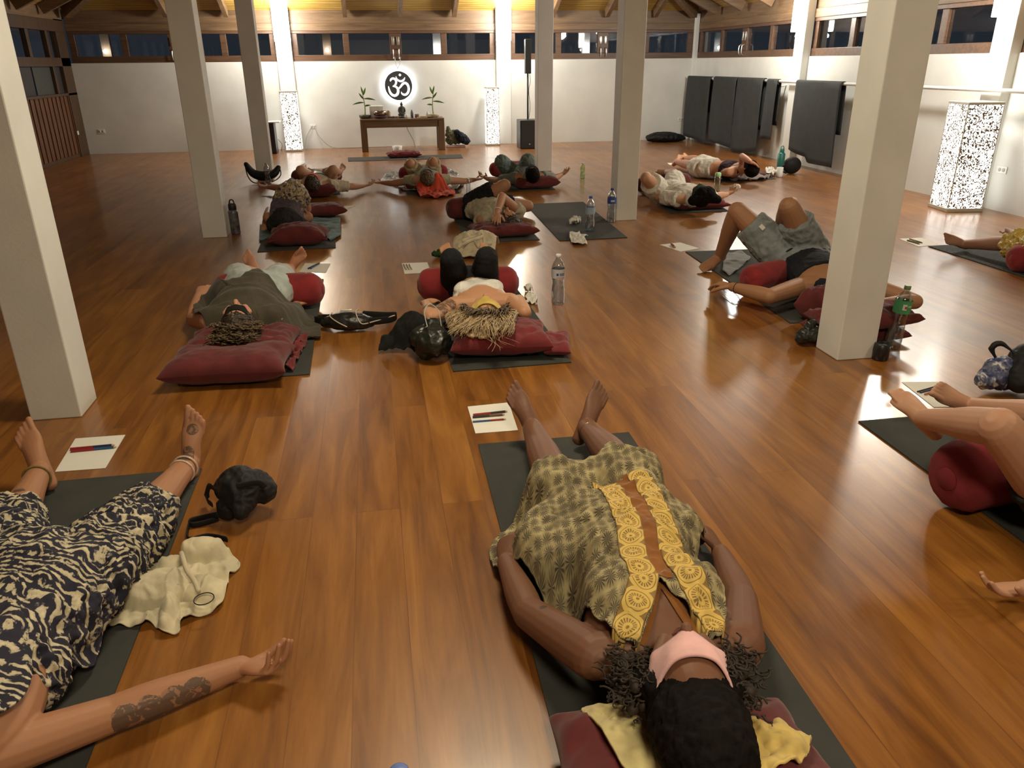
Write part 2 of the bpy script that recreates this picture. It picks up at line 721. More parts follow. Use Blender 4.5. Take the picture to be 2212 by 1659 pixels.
def drape(outline, center, bvhs, off=.008, m=150, rings=36, iters=30, wr=.006, ws=14, seed=1, base=.004, smooth=False, lift=0, aniso=None):
    """cloth laid over what lies beneath: star-shaped outline around a centre, heights by rays from above"""
    P = [Vector(p) for p in outline]
    n = len(P)
    # resample by arc length
    if smooth:
        Q = catmull([tuple(p) for p in P] + [tuple(P[0])], 8)
        P = [Vector(q) for q in Q[:-1]]
        n = len(P)
    L = [(P[(i + 1) % n] - P[i]).to_2d().length for i in range(n)]
    tot = sum(L)
    O = []
    i, acc = 0, 0.0
    for k in range(m):
        d = tot * k / m
        while acc + L[i] < d:
            acc += L[i]
            i += 1
        t = (d - acc) / max(L[i], 1e-6)
        O.append(P[i].lerp(P[(i + 1) % n], t))
    c = Vector(center)
    XY = np.zeros((rings + 1, m, 2))
    h0 = np.zeros((rings + 1, m))
    for a in range(rings + 1):
        f = (a + .02) / (rings + .02)
        for k in range(m):
            x = c.x + (O[k].x - c.x) * f
            y = c.y + (O[k].y - c.y) * f
            XY[a, k] = x, y
            z = base
            for bv in bvhs:
                hit = bv.ray_cast(Vector((x, y, 1.2)), Vector((0, 0, -1)))
                if hit[0] is not None:
                    z = max(z, hit[0].z + off)
            h0[a, k] = z
    h = h0.copy()
    for it in range(iters):
        av = (np.roll(h, 1, 1) + np.roll(h, -1, 1)) * .25
        up = np.vstack([h[1:], h[-1:]])
        dn = np.vstack([h[:1] * 0 + h[0].mean(), h[:-1]])
        av = av + (up + dn) * .25
        h = np.maximum(h0, av)
    # light smoothing of contact ridges, then folds
    for it in range(3):
        av = (np.roll(h, 1, 1) + np.roll(h, -1, 1)) * .25 + (np.vstack([h[1:], h[-1:]]) + np.vstack([h[:1] * 0 + h[0].mean(), h[:-1]])) * .25
        h = np.maximum(h * .3 + av * .7, h0 - off * .3)
    G = []
    for a in range(rings + 1):
        row = []
        for k in range(m):
            x, y = XY[a, k]
            sx, sy = aniso if aniso else (1, 1)
            w = 1 - abs(noise.fractal(Vector((x * ws * sx + seed * 5.1, y * ws * sy + seed * 2.3, seed * 1.7)), .7, 2, 3)) * 2.2
            w2 = noise.noise(Vector((x * ws * 2.2 * sx, y * ws * 2.2 * sy, seed * 3.1)))
            z = h[a, k] + wr * (max(w, -.2) + .35 * w2 + .3)
            row.append(Vector((x, y, max(z, base + .001) + lift)))
        G.append(row)
    mb = MB()
    V = [p for row in G for p in row]
    F = []
    for a in range(rings):
        for k in range(m):
            k2 = (k + 1) % m
            F.append((a * m + k, (a + 1) * m + k, (a + 1) * m + k2, a * m + k2))
    F.append(tuple(range(m)))
    mb.add(V, F)
    return mb


def strip_on(path, width, bv, off=.004, nx=16, step=.01, medal=None):
    """flat band laid on a surface from above; UV v counts medallions"""
    Q = [Vector((p[0], p[1], 0)) for p in catmull([(p[0], p[1], 0) for p in path], 40)]
    mb = MB()
    dist = 0
    rows = []
    for i, p in enumerate(Q):
        t = nrm(Q[min(i + 1, len(Q) - 1)] - Q[max(i - 1, 0)])
        s = Vector((t.y, -t.x, 0))
        if i:
            dist += (p - Q[i - 1]).length
        row = []
        for j in range(nx + 1):
            q = p + s * width * (j / nx - .5)
            hit = bv.ray_cast(Vector((q.x, q.y, 1.2)), Vector((0, 0, -1)))
            z = hit[0].z if hit[0] is not None else .1
            row.append(Vector((q.x, q.y, z + off)))
            mb.uv[len(rows) * (nx + 1) + j] = (j / nx, dist / (medal or width))
        rows.append(row)
    z0 = np.array([[q.z for q in r] for r in rows])
    z = z0.copy()
    for _ in range(8):
        z = (np.vstack([z[1:], z[-1:]]) + np.vstack([z[:1], z[:-1]]) + np.hstack([z[:, 1:], z[:, -1:]]) + np.hstack([z[:, :1], z[:, :-1]])) / 4
        z = np.maximum(z, z0)
    for r, zz in zip(rows, z):
        for q, k in zip(r, zz):
            q.z = float(k)
    mb.grid(rows)
    return mb
# ------------------------------------------------------------------ the hall
YF, XR, XL, YB = 14.85, 6.05, -4.82, -4.0
SILL = 1.445
PX0, PX1 = -1.38, 2.41             # wall piers of the far wall
PY = (3.30, 7.10, 10.90)           # wall piers of the right wall
plaster = pm('white_plaster', (.665, .67, .64), .75, .05, 3, 45, .12, .004)
pillar_m = pm('white_painted_concrete', (.70, .695, .665), .6, .05, 4, 60, .15, .004)
brown = wood('stained_window_wood', (.065, .032, .018), (.13, .068, .036), 'x', 3, .45)
beam_m = wood('beam_wood', (.10, .058, .03), (.20, .12, .06), 'x', 2.5, .5)
beam_y = wood('beam_wood_along', (.10, .058, .03), (.20, .12, .06), 'y', 2.5, .5)
ceil_m = wood('ceiling_boards', (.26, .15, .035), (.46, .30, .075), 'x', 2.5, .5, 5.0)
ceil_y = wood('ceiling_boards_along', (.26, .15, .035), (.46, .30, .075), 'y', 2.5, .5, 5.0)
slat_m = wood('red_slat_wood', (.07, .026, .011), (.16, .065, .028), 'z', 3, .45)
white_pl = pm('white_plastic', (.75, .75, .72), .4, .02)
metal_w = pm('brushed_steel', (.75, .74, .70), .28, .03, metal=1)
black_pl = pm('black_plastic', (.012, .012, .013), .45, .1)
pane_m = glass_mat('window_glass')

fl = MB().box((XL - .15, YB - .15, -.1), (XR + .15, YF + .15, 0)).build('floor', floor_mat(), smooth=False)
struct(fl)
struct(MB().box((XL - .15, YF, 0), (XR + .15, YF + .15, SILL)).build('wall_far', plaster, smooth=False))
struct(MB().box((XR, YB, 0), (XR + .15, YF, SILL)).build('wall_right', plaster, smooth=False))
struct(MB().box((XL - .15, YB - .15, 0), (XR + .15, YB, 2.4)).build('wall_back', plaster, smooth=False))

# hipped board ceiling (four slopes) over the eaves
ZE, SL = 2.12, .47
x0, x1, y0, y1 = XL - .3, XR + .3, YB - .3, YF + .3
hw = (x1 - x0) / 2
zr = ZE + hw * SL
xm = (x0 + x1) / 2
A_, B_, C_, D_ = (x0, y0, ZE), (x1, y0, ZE), (x1, y1, ZE), (x0, y1, ZE)
E_, F_ = (xm, y0 + hw, zr), (xm, y1 - hw, zr)
up = Vector((0, 0, .08))
n_tr = [0]


def trim(mb, mat, nm='trim_', **k):
    n_tr[0] += 1
    return struct(mb.build(nm + str(n_tr[0]), mat, smooth=False, **k))


c1 = MB()
c1.prism([C_, D_, F_], up)
c1.prism([A_, B_, E_], up)
ce = struct(c1.build('ceiling', ceil_m, smooth=False))
c2 = MB()
c2.prism([B_, C_, F_, E_], up)
c2.prism([D_, A_, E_, F_], up)
struct(c2.build('ceiling_slopes', ceil_y, parent=ce, smooth=False))


def slope_z(x, y):
    return ZE + SL * min(x - x0, x1 - x, y - y0, y1 - y)


def rafter(p, q, w=.07, d=.15, mat=beam_y):
    p, q = Vector(p), Vector(q)
    t = nrm(q - p)
    s = nrm(t.cross(Vector((0, 0, 1)))) * (w / 2)
    dn = nrm(t.cross(s)) * d
    if dn.z > 0:
        dn = -dn
    V = [p - s, p + s, p + s + dn, p - s + dn, q - s, q + s, q + s + dn, q - s + dn]
    mb = MB().add(V, [(0, 1, 2, 3), (7, 6, 5, 4), (0, 4, 5, 1), (1, 5, 6, 2), (2, 6, 7, 3), (3, 7, 4, 0)])
    trim(mb, mat)


for x in (-3.2, -2.25, -.31, .62, 1.55, 3.3, 4.3, 5.2):
    yy = YF - .02
    ln = min(hw - .1, x1 - x, x - x0) - .35
    rafter((x, yy, slope_z(x, yy) - .005), (x, yy - max(ln, .5), slope_z(x, yy - max(ln, .5)) - .005))
for y in (13.9, 12.9, 11.9, 9.9, 8.9, 7.9, 5.9, 4.9, 3.9):
    ln = min(hw - .1, y1 - y) - .35
    xx = XR - .02
    rafter((xx, y, slope_z(xx, y) - .005), (xx - max(ln, .5), y, slope_z(xx - max(ln, .5), y) - .005), mat=beam_m)
    xx = XL + .02
    rafter((xx, y, slope_z(xx, y) - .005), (xx + max(ln, .5), y, slope_z(xx + max(ln, .5), y) - .005), mat=beam_m)
for sx, xa in ((1, XR - .1), (-1, XL + .1)):
    rafter((xa, YF - .1, slope_z(xa, YF - .1)), (xm, y1 - hw, zr), .12, .2)


# ---- window bays ------------------------------------------------------------
def Mwall(kind):
    """local x = along the wall, y = outwards, z up"""
    if kind == 'far':
        return Matrix.Translation((0, YF, 0))
    if kind == 'right':
        return Matrix(((0, 1, 0, XR), (-1, 0, 0, 0), (0, 0, 1, 0), (0, 0, 0, 1)))     # along = -y
    return Matrix(((0, -1, 0, XL), (1, 0, 0, 0), (0, 0, 1, 0), (0, 0, 0, 1)))          # left wall, along = +y


n_win = [0]


def bay(kind, s0, s1, cuts=None):
    M = Mwall(kind)
    n_win[0] += 1
    fm = MB()
    fm.box((s0, .02, SILL), (s1, .13, SILL + .10), M)
    fm.box((s0, .02, 1.885), (s1, .13, 1.93), M)
    w = s1 - s0
    mid = (s0 + s1) / 2
    for c, hw_ in ((s0 + .05, .05), (s0 + w * .26, .05), (mid, .10), (s1 - w * .26, .05), (s1 - .05, .05)):
        fm.box((c - hw_, .035, SILL + .1), (c + hw_, .115, 1.885), M)
    o = struct(fm.build('window_%d' % n_win[0], brown, smooth=False, bevel=.004))
    g = MB()
    for a, b in ((s0 + .1, s0 + w * .26 - .05), (s0 + w * .26 + .05, mid - .1), (mid + .1, s1 - w * .26 - .05), (s1 - w * .26 + .05, s1 - .1)):
        g.box((a, .07, SILL + .1), (b, .076, 1.885), M)
    g.build('glass', pane_m, parent=o, smooth=False)
    for sg in (-1, 1):
        h = MB()
        h.box((mid + sg * .045 - .022, .018, 1.70), (mid + sg * .045 + .022, .034, 1.83), M)
        h.tube([M @ Vector((mid + sg * .05, .03, 1.64)), M @ Vector((mid + sg * .05, -.02, 1.62)), M @ Vector((mid + sg * .05, -.02, 1.50)), M @ Vector((mid + sg * .05, .03, 1.48))], .009, n=8, sub=2)
        h.build('handle', metal_w, parent=o, bevel=.004)
    # board band above the lights: a lower board and a deeper upper beam
    M2 = M
    trim(MB().box((s0, .01, 1.93), (s1, .15, 2.04), M2), beam_m if kind == 'far' else beam_y, bevel=.004)
    trim(MB().box((s0, .03, 2.04), (s1, .15, 2.29), M2), beam_m if kind == 'far' else beam_y, bevel=.004)
    return o


bay('far', XL + .02, PX0 - .13)
bay('far', PX0 + .13, PX1 - .13)
bay('far', PX1 + .13, XR - .05)
prev = YF - .05
for y in reversed((-.45,) + PY):
    bay('right', -prev, -(y + .13))
    prev = y - .13
bay('right', -prev, -YB)

# ---- left wall of wood: slats below, dark panels, small lights above --------
Ml = Mwall('left')
prev = YF
for y in (11.0, 7.1, 3.3, -.45, YB):
    s0, s1 = y, prev
    n_win[0] += 1
    fm = MB()
    for c in (s1 - .2, s0 + .1):
        fm.box((c - .2, 0, 0), (c + .2, .1, 2.1), Ml) if c > s0 + .3 else fm.box((c - .1, 0, 0), (c + .1, .1, 2.1), Ml)
    fm.box((s0, 0, 1.40), (s1, .1, 1.53), Ml)
    fm.box((s0, -.01, 1.91), (s1, .1, 2.08), Ml)
    fm.box((s0, 0, .96), (s1, .1, 1.0), Ml)
    fm.box((s0, .02, 0), (s1, .1, .06), Ml)
    for k in range(1, 5):
        c = s0 + (s1 - s0) * k / 5
        fm.box((c - .05, .01, 1.5), (c + .05, .09, 1.93), Ml)
        if k % 2 == 0:
            fm.box((c - .04, .01, .96), (c + .04, .09, 1.42), Ml)
    o = struct(fm.build('window_%d' % n_win[0], wood('left_wall_wood', (.040, .020, .010), (.085, .045, .020), 'z', 3, .5), smooth=False, bevel=.004))
    MB().box((s0 + .1, .05, 1.53), (s1 - .4, .056, 1.91), Ml).build('glass', pane_m, parent=o, smooth=False)
    for k in range(5):
        a = s0 + (s1 - s0) * k / 5
        c = (.05, .055, .05) if k % 2 else (.035, .03, .035)
        MB().box((a + .03, .06, 1.0), (a + (s1 - s0) / 5 - .03, .075, 1.40), Ml).build('screen_panel', pm('dark_panel_%d' % (k % 2), c, .5, .1), parent=o, smooth=False)
    n = int((s1 - s0) / .085)
    sl = MB()
    for k in range(n):
        a = s0 + (s1 - s0) * k / n
        sl.box((a + .006, .015 + .012 * (k % 2), .06), (a + (s1 - s0) / n - .006, .07, .965), Ml)
    sl.build('slats', slat_m, parent=o, smooth=False, bevel=.004)
    trim(MB().box((s0, .0, 2.08), (s1, .12, 2.25), Ml), beam_y)
    prev = y

# ---- pillars and wall piers -------------------------------------------------
n_p = 0
for x in (-1.53, 2.22):
    for y in (3.30, 7.10, 10.80):
        struct(MB().box((x, y, 0), (x + .205, y + .205, slope_z(x, y) + .02)).build('pillar', pillar_m, smooth=False, bevel=.006))
for x in (PX0, PX1):
    struct(MB().box((x - .13, YF - .09, 0), (x + .13, YF + .02, 2.42)).build('pier', plaster, smooth=False, bevel=.005))
for y in PY + (-.45,):
    struct(MB().box((XR - .10, y - .13, 0), (XR + .02, y + .13, 2.42)).build('pier', plaster, smooth=False, bevel=.005))
struct(MB().box((XR - .06, YF - .06, 0), (XR + .02, YF + .02, 2.2)).build('pier', plaster, smooth=False, bevel=.01))

# ------------------------------------------------------------------ lamps
lamp_m = emit('lit_lamp_shade', (1, .97, .88), LAMP_E)
bulb_m = emit('lit_bulb', (1, .95, .86), 25)


def wall_lamp(pos, nx, ny, label):
    """tall half-round shade on a pier; nx,ny points into the room"""
    t = thing('wall_lamp', (pos[0], pos[1], 1.74), label, 'wall lamp', 'tall white lamps high on the wall piers')
    n = Vector((nx, ny, 0))
    s = Vector((-ny, nx, 0))
    c = Vector((pos[0], pos[1], 0))
    mb = MB()
    base = [c + s * (.135 * math.cos(a)) + n * (.015 + .11 * math.sin(a)) for a in [math.pi * k / 12 for k in range(13)]]
    mb.prism([(p.x, p.y, 1.76) for p in base], (0, 0, .62))
    mb.build('lamp_shade', lamp_m, parent=t, smooth=False)
    MB().box((-.03, -.02, 0), (.03, .02, .05), Matrix.Translation(c + n * .02 + Vector((0, 0, 1.70)))).build('bracket', white_pl, parent=t, smooth=False)
    b = MB()
    b.ell(c + n * .06 + s * .02 + Vector((0, 0, 1.705)), ((.022, 0, 0), (0, .022, 0), (0, 0, .026)))
    b.build('bulb', bulb_m, parent=t)
    l = bpy.data.lights.new('lamp_glow', 'POINT')
    l.energy = LAMP_PT
    l.color = (1, .955, .85)
    l.shadow_soft_size = .12
    lo = bpy.data.objects.new('lamp_glow', l)
    col.objects.link(lo)
    lo.parent = t
    lo.location = n * .62 + Vector((0, 0, .36))


wall_lamp((PX0, YF - .09), 0, -1, 'tall glowing white lamp on the far wall pier left of the round sign')
wall_lamp((PX1, YF - .09), 0, -1, 'tall glowing white lamp on the far wall pier right of the round sign')
wall_lamp((XR - .10, PY[2]), -1, 0, 'tall glowing white lamp on the right wall pier between the hanging dark mats')
wall_lamp((XR - .10, PY[1]), -1, 0, 'tall glowing white lamp at the top right, above the widest lattice lantern')

for i, (x, y, e) in enumerate(((.4, -.9, 1.0), (.4, 3.2, .7), (4.2, 1.5, .5))):  # soft overhead fill added to warm the foreground; no fixtures hang here
    l = bpy.data.lights.new('warm_fill', 'AREA')
    l.shape = 'DISK'
    l.size = .7
    l.energy = WARM_W * e
    l.color = (1, .86, .60)
    lo = bpy.data.objects.new('warm_fill', l)
    col.objects.link(lo)
    lo.location = (x, y, 3.0)

lat = lattice_mat()
frame_m = pm('lantern_frame', (.55, .52, .45), .5, .05)


def lantern(x, y, rot, w, h, label):
    t = thing('floor_lantern', (x, y, 0), label, 'floor lamp', 'lattice lanterns standing on the floor')
    M = Matrix.Translation((x, y, 0)) @ Matrix.Rotation(rot, 4, 'Z')
    a = w / 2
    MB().box((-a - .01, -a - .01, 0), (a + .01, a + .01, .035), M).build('base', frame_m, parent=t, smooth=False, bevel=.004)
    MB().box((-a - .004, -a - .004, h - .025), (a + .004, a + .004, h), M).build('top_frame', frame_m, parent=t, smooth=False, bevel=.004)
    for k in range(4):
        Mk = M @ Matrix.Rotation(k * math.pi / 2, 4, 'Z')
        MB().box((-a + .006, -a, .035), (a - .006, -a + .006, h - .025), Mk).build('shade_panel', lat, parent=t, smooth=False)
        MB().box((-a - .002, -a - .002, .035), (-a + .006, -a + .006, h - .025), Mk).build('corner_post', frame_m, parent=t, smooth=False)


lantern(-1.36, 14.50, 0, .27, .985, 'glowing lattice floor lantern by the black box and left wall pier')
lantern(2.16, 14.62, 0, .23, 1.0, 'narrow glowing lattice floor lantern between the wooden table and the black speaker')
lantern(5.72, 6.98, R(-8), .34, 1.02, 'broad glowing lattice floor lantern on the right, against the right wall pier')

# ------------------------------------------------------------------ things along the far wall
# round sign
sc_ = Vector((.520, YF, 1.035))
sg = thing('om_sign', (sc_.x, YF - .05, .79), 'round black disc with a white om symbol, glowing at its rim on the far wall', 'wall sign')
disc = MB()
nn = 64
disc.prism([(sc_.x + .243 * math.cos(2 * math.pi * k / nn), YF - .05, sc_.z + .243 * math.sin(2 * math.pi * k / nn)) for k in range(nn)], (0, -.014, 0))
disc.build('disc', pm('charcoal_board', (.045, .046, .05), .6, .05), parent=sg, smooth=False)
ring = MB()
ring.prism([(sc_.x + .235 * math.cos(2 * math.pi * k / nn), YF - .006, sc_.z + .235 * math.sin(2 * math.pi * k / nn)) for k in range(nn)], (0, -.036, 0))
ring.build('light_ring', emit('ring_light', (.93, .97, 1), OM_E), parent=sg, smooth=False)
om_m = emit('lit_om_letter', (1, 1, 1), .9)


def om_pt(px, py):
    return Vector((sc_.x + (px - 1037) / 103 * .243, YF - .0665, sc_.z - (py - 638) / 110 * .243))


def ribbon(pts, wds, name, par):
    Q = catmull([[p.x, p.y, p.z, w] for p, w in zip([om_pt(*q) for q in pts], [w * .72 for w in wds])], 8)
    L, Rr = [], []
    for i, q in enumerate(Q):
        a, b = Q[max(i - 1, 0)], Q[min(i + 1, len(Q) - 1)]
        t = nrm(Vector((b[0] - a[0], 0, b[2] - a[2])))
        s = Vector((-t.z, 0, t.x)) * q[3] / 2
        L.append(Vector(q[:3]) + s)
        Rr.append(Vector(q[:3]) - s)
    mb = MB()
    F0, B0 = [], []
    rows = []
    for l_, r_ in zip(L, Rr):
        d = Vector((0, -.006, 0))
        rows.append([l_, l_ + d, r_ + d, r_, l_])
    mb.grid(rows)
    mb.f.append((0, 1, 2, 3))
    k = (len(rows) - 1) * 5
    mb.f.append((k + 3, k + 2, k + 1, k))
    return mb.build(name, om_m, parent=par, smooth=False)


w_ = .04
ribbon([(978, 604), (984, 590), (1000, 583), (1016, 592), (1021, 612), (1012, 632), (994, 642)], [.03, .045, .05, .05, .048, .04, .02], 'symbol_stroke', sg)
ribbon([(994, 642), (1018, 646), (1032, 668), (1026, 698), (1005, 712), (983, 703), (970, 682), (964, 655), (962, 640)], [.02, .045, .058, .06, .056, .055, .048, .03, .012], 'symbol_stroke', sg)
ribbon([(1030, 662), (1048, 650), (1066, 628), (1086, 618), (1104, 630), (1112, 660), (1104, 690), (1084, 706), (1062, 700), (1054, 684)], [.03, .04, .05, .056, .056, .055, .055, .05, .04, .012], 'symbol_stroke', sg)
ribbon([(1022, 568), (1026, 586), (1040, 600), (1060, 604), (1078, 594), (1088, 576)], [.01, .032, .042, .046, .04, .012], 'symbol_stroke', sg)
db = MB()
db.prism([om_pt(1052, 547), om_pt(1063, 558), om_pt(1052, 569), om_pt(1041, 558)], (0, -.006, 0))
db.build('symbol_dot', om_m, parent=sg, smooth=False)
ch = MB()
for s_ in (-1, 1):
    ch.tube([(.535 + s_ * .05, YF - .02, 1.50), (.53 + s_ * .03, YF - .03, 1.38), (.525, YF - .035, 1.325)], .006, n=6)
ch.tube([(.525 + .024 * math.cos(a), YF - .035, 1.297 + .024 * math.sin(a)) for a in [2 * math.pi * k / 12 for k in range(13)]], .005, n=6, sub=1)
ch.build('hanging_cord', pm('pale_cord', (.45, .45, .43), .7), parent=sg)

# table
tw = wood('table_teak', (.10, .055, .025), (.21, .125, .065), 'x', 2.5, .5)
twz = wood('table_teak_legs', (.10, .055, .025), (.21, .125, .065), 'z', 2.5, .5)
TX0, TX1, TY0, TY1, TZ = -.19, 1.235, 13.98, 14.45, .53
tb = thing('altar_table', ((TX0 + TX1) / 2, (TY0 + TY1) / 2, 0), 'low brown wooden table under the round sign', 'table')
MB().box((TX0, TY0, TZ - .035), (TX1, TY1, TZ)).build('table_top', tw, parent=tb, smooth=False, bevel=.006)
MB().box((TX0 + .02, TY0 + .015, TZ - .14), (TX1 - .02, TY1 - .015, TZ - .035)).build('apron', tw, parent=tb, smooth=False, bevel=.006)
for x in (TX0, TX1 - .105):
    for y in (TY0, TY1 - .1):
        MB().box((x, y, 0), (x + .105, y + .1, TZ - .035)).build('leg', twz, parent=tb, smooth=False, bevel=.006)

green_leaf = pm('bamboo_leaf', (.10, .20, .04), .45, .25, 20)
stem_m = pm('bamboo_stem', (.22, .30, .09), .5, .2, 20)


def plant(x, y, label, pot_c, flip):
    t = thing('potted_bamboo', (x, y, TZ), label, 'potted plant', 'potted bamboo shoots on the table')
    MB().lathe([(.07, 0), (.095, .02), (.105, .05), (.10, .06), (.085, .058), (.08, .045)], (x, y, TZ), 20).build('pot', pot_c, parent=t)
    MB().lathe([(.082, 0), (.082, .006)], (x, y, TZ + .042), 16).build('soil', pm('soil', (.03, .02, .012), .9), parent=t)
    st = MB().tube([(x, y, TZ + .04), (x + flip * .01, y, TZ + .2), (x - flip * .015, y, TZ + .4)], [.011, .009, .006], n=8)
    st.build('stem', stem_m, parent=t)
    for (h, dx, dz, l) in ((.40, -.25, 1, .14), (.40, .35, 1.0, .13), (.34, 1.0, .12, .20), (.28, -1, .10, .20), (.22, .9, .35, .12), (.33, -.6, .8, .13)):
        d = nrm((dx * flip, random.uniform(-.25, .25), dz))
        b = Vector((x, y, TZ + h - .02))
        rows = []
        for k in range(7):
            q = k / 6
            p = b + d * l * q + Vector((0, 0, -.25 * l * q * q * (1 if abs(dx) > .8 else 0)))
            wv = .016 * math.sin(math.pi * min(q * .9 + .08, 1))
            s = nrm(d.cross(Vector((0, 1, .3)))) * wv
            rows.append([p - s, p + Vector((0, -.003, .002)), p + s])
        MB().grid(rows).build('leaf', green_leaf, parent=t, solid=.0012)


plant(-.10, 14.2, 'potted bamboo shoot at the left end of the table, in a dark bowl', pm('dark_glazed_pot', (.07, .07, .04), .3), 1)
plant(1.07, 14.2, 'potted bamboo shoot at the right end of the table, in a pale bowl', pm('pale_pot', (.42, .38, .28), .4), -1)
# singing bowl and the small things
t = thing('singing_bowl', (.16, 14.15, TZ), 'dark metal singing bowl on a cloth ring on the table', 'bowl')
MB().lathe([(.05, .0), (.10, .01), (.125, .03), (.12, .045)], (.16, 14.15, TZ), 28).build('cloth_ring', fabric('plum_cloth', (.07, .025, .035)), parent=t)
MB().lathe([(.05, .03), (.09, .04), (.115, .075), (.118, .12), (.112, .122), (.105, .08), (.04, .05)], (.16, 14.15, TZ), 32).build('bowl', pm('bronze', (.30, .22, .17), .25, .1, metal=1), parent=t)
o = MB().box((-.02, -.04, 0), (.22, .1, .2), Matrix.Translation((.0, 14.3, TZ))).build('paper_box', pm('white_card', (.70, .70, .67), .7), smooth=False, bevel=.006)
tag(rebase(o), 'white card box behind the singing bowl on the table', 'box')
bd = MB()
bc = Vector((.53, 14.22, TZ))
bd.lathe([(.06, 0), (.065, .02), (.05, .03)], bc, 16)
bd.ell(bc + Vector((0, 0, .055)), ((.07, 0, 0), (0, .045, 0), (0, 0, .035)))
bd.tube([bc + Vector((0, 0, .05)), bc + Vector((0, 0, .12)), bc + Vector((0, 0, .17))], [(.045, .03), (.038, .028), (.045, .025)], hint=(0, 1, 0))
bd.tube([bc + Vector((-.045, 0, .165)), bc + Vector((-.055, -.01, .11)), bc + Vector((-.02, -.03, .07))], .013)
bd.tube([bc + Vector((.045, 0, .165)), bc + Vector((.055, -.01, .11)), bc + Vector((.02, -.03, .07))], .013)
bd.ell(bc + Vector((0, 0, .222)), ((.024, 0, 0), (0, .024, 0), (0, 0, .03)))
bd.ell(bc + Vector((0, 0, .256)), ((.01, 0, 0), (0, .01, 0), (0, 0, .014)))
tag(rebase(bd.voxel('seated_statue', pm('dark_stone', (.05, .05, .05), .4), size=.006, smooth=2)), 'small dark seated statue in the middle of the table', 'statue')


def small_lathe(name, prof, c, m, label, cat, group=None, n=20):
    o = MB().lathe(prof, c, n).build(name, m)
    return tag(rebase(o), label, cat, group)


small_lathe('stone_figure', [(.018, 0), (.026, .03), (.024, .08), (.012, .12), (.003, .135)], (.70, 14.2, TZ), pm('grey_stone', (.10, .10, .11), .5), 'small grey pointed stone right of the statue', 'ornament')
small_lathe('candle_glass', [(.022, 0), (.03, .01), (.032, .06), (.028, .062)], (.60, 14.12, TZ), pm('milky_glass', (.6, .62, .62), .2), 'small pale candle glass in front of the statue', 'candle holder')
small_lathe('clay_cup', [(.025, 0), (.035, .02), (.038, .06), (.033, .06), (.03, .02)], (.78, 14.15, TZ), pm('red_clay', (.13, .06, .045), .6), 'small reddish clay cup right of the pointed stone', 'cup')
small_lathe('glass_jar', [(.03, 0), (.035, .02), (.035, .07), (.02, .09), (.02, .10)], (.97, 14.25, TZ), pm('milky_glass', (.6, .62, .62), .2), 'small glass jar beside the right-hand plant', 'jar')
small_lathe('amber_jar', [(.03, 0), (.035, .02), (.035, .1), (.025, .12)], (.30, 14.32, TZ), pm('amber_jar', (.30, .20, .11), .4), 'tan jar standing behind the singing bowl', 'jar')
ct = drape([(.30, 14.05, 0), (.47, 14.05, 0), (.47, 14.18, 0), (.30, 14.2, 0)], (.385, 14.12, 0), [], base=TZ + .012, wr=.02, ws=30, m=40, rings=8, iters=0).build('folded_cloth', fabric('brown_cloth', (.12, .06, .04)), solid=.008)
tag(rebase(ct), 'crumpled brown cloth between the bowl and the statue', 'cloth')
ct = MB()
for i, (x, y, r_) in enumerate(((.86, 14.1, 0), (.93, 14.12, 5))):
    ct.box((-.09, -.06, .0 + i * .015), (.09, .06, .014 + i * .015), Matrix.Translation((x, y, TZ)) @ Matrix.Rotation(R(r_), 4, 'Z'))
tag(rebase(ct.build('wooden_tray', pm('tan_wood', (.33, .24, .14), .6), smooth=False, bevel=.003)), 'flat tan tray lying before the right-hand plant', 'tray')

# loudspeaker column
sp = thing('loudspeaker', (2.70, 14.0, 0), 'black column loudspeaker on a pole over its bass box, right of the lantern', 'loudspeaker')
SX, SY = 2.70, 14.0
bb = MB().box((SX - .165, SY - .17, 0), (SX + .165, SY + .2, .475)).build('bass_box', black_pl, parent=sp, smooth=False, bevel=.012)
MB().box((SX - .15, SY - .178, .02), (SX + .15, SY - .17, .455)).build('grille', pm('black_grille', (.02, .02, .021), .7, .2, 200), parent=bb, smooth=False)
MB().lathe([(.016, 0), (.016, .004)], (0, 0, 0), 16, Matrix.Translation((SX - .005, SY - .182, .075)) @ Matrix.Rotation(R(90), 4, 'X')).build('badge', metal_w, parent=bb)
MB().tube([(SX, SY, .46), (SX, SY, 1.28)], .014, n=12, sub=1, cap='flat').build('pole', black_pl, parent=sp)
MB().box((SX - .05, SY - .06, 1.22), (SX + .05, SY + .06, 1.76)).build('column_speaker', black_pl, parent=sp, smooth=False, bevel=.008)
MB().tube([(SX + .03, SY + .02, 1.24), (SX + .05, SY + .02, 1.1), (SX + .02, SY + .02, .95), (SX + .045, SY + .02, .7), (SX + .02, SY, .5)], .004, n=6).build('cable', black_pl, parent=sp)

tw_ = thing('fan_tower', (-1.70, 14.25, 0), 'tall black box with a pale tray on top, behind the second left pillar', 'box')
MB().box((-1.84, 14.1, 0), (-1.62, 14.4, .50)).build('body', black_pl, parent=tw_, smooth=False, bevel=.01)
MB().box((-1.84, 14.08, .50), (-1.52, 14.4, .515)).build('tray', white_pl, parent=tw_, smooth=False)

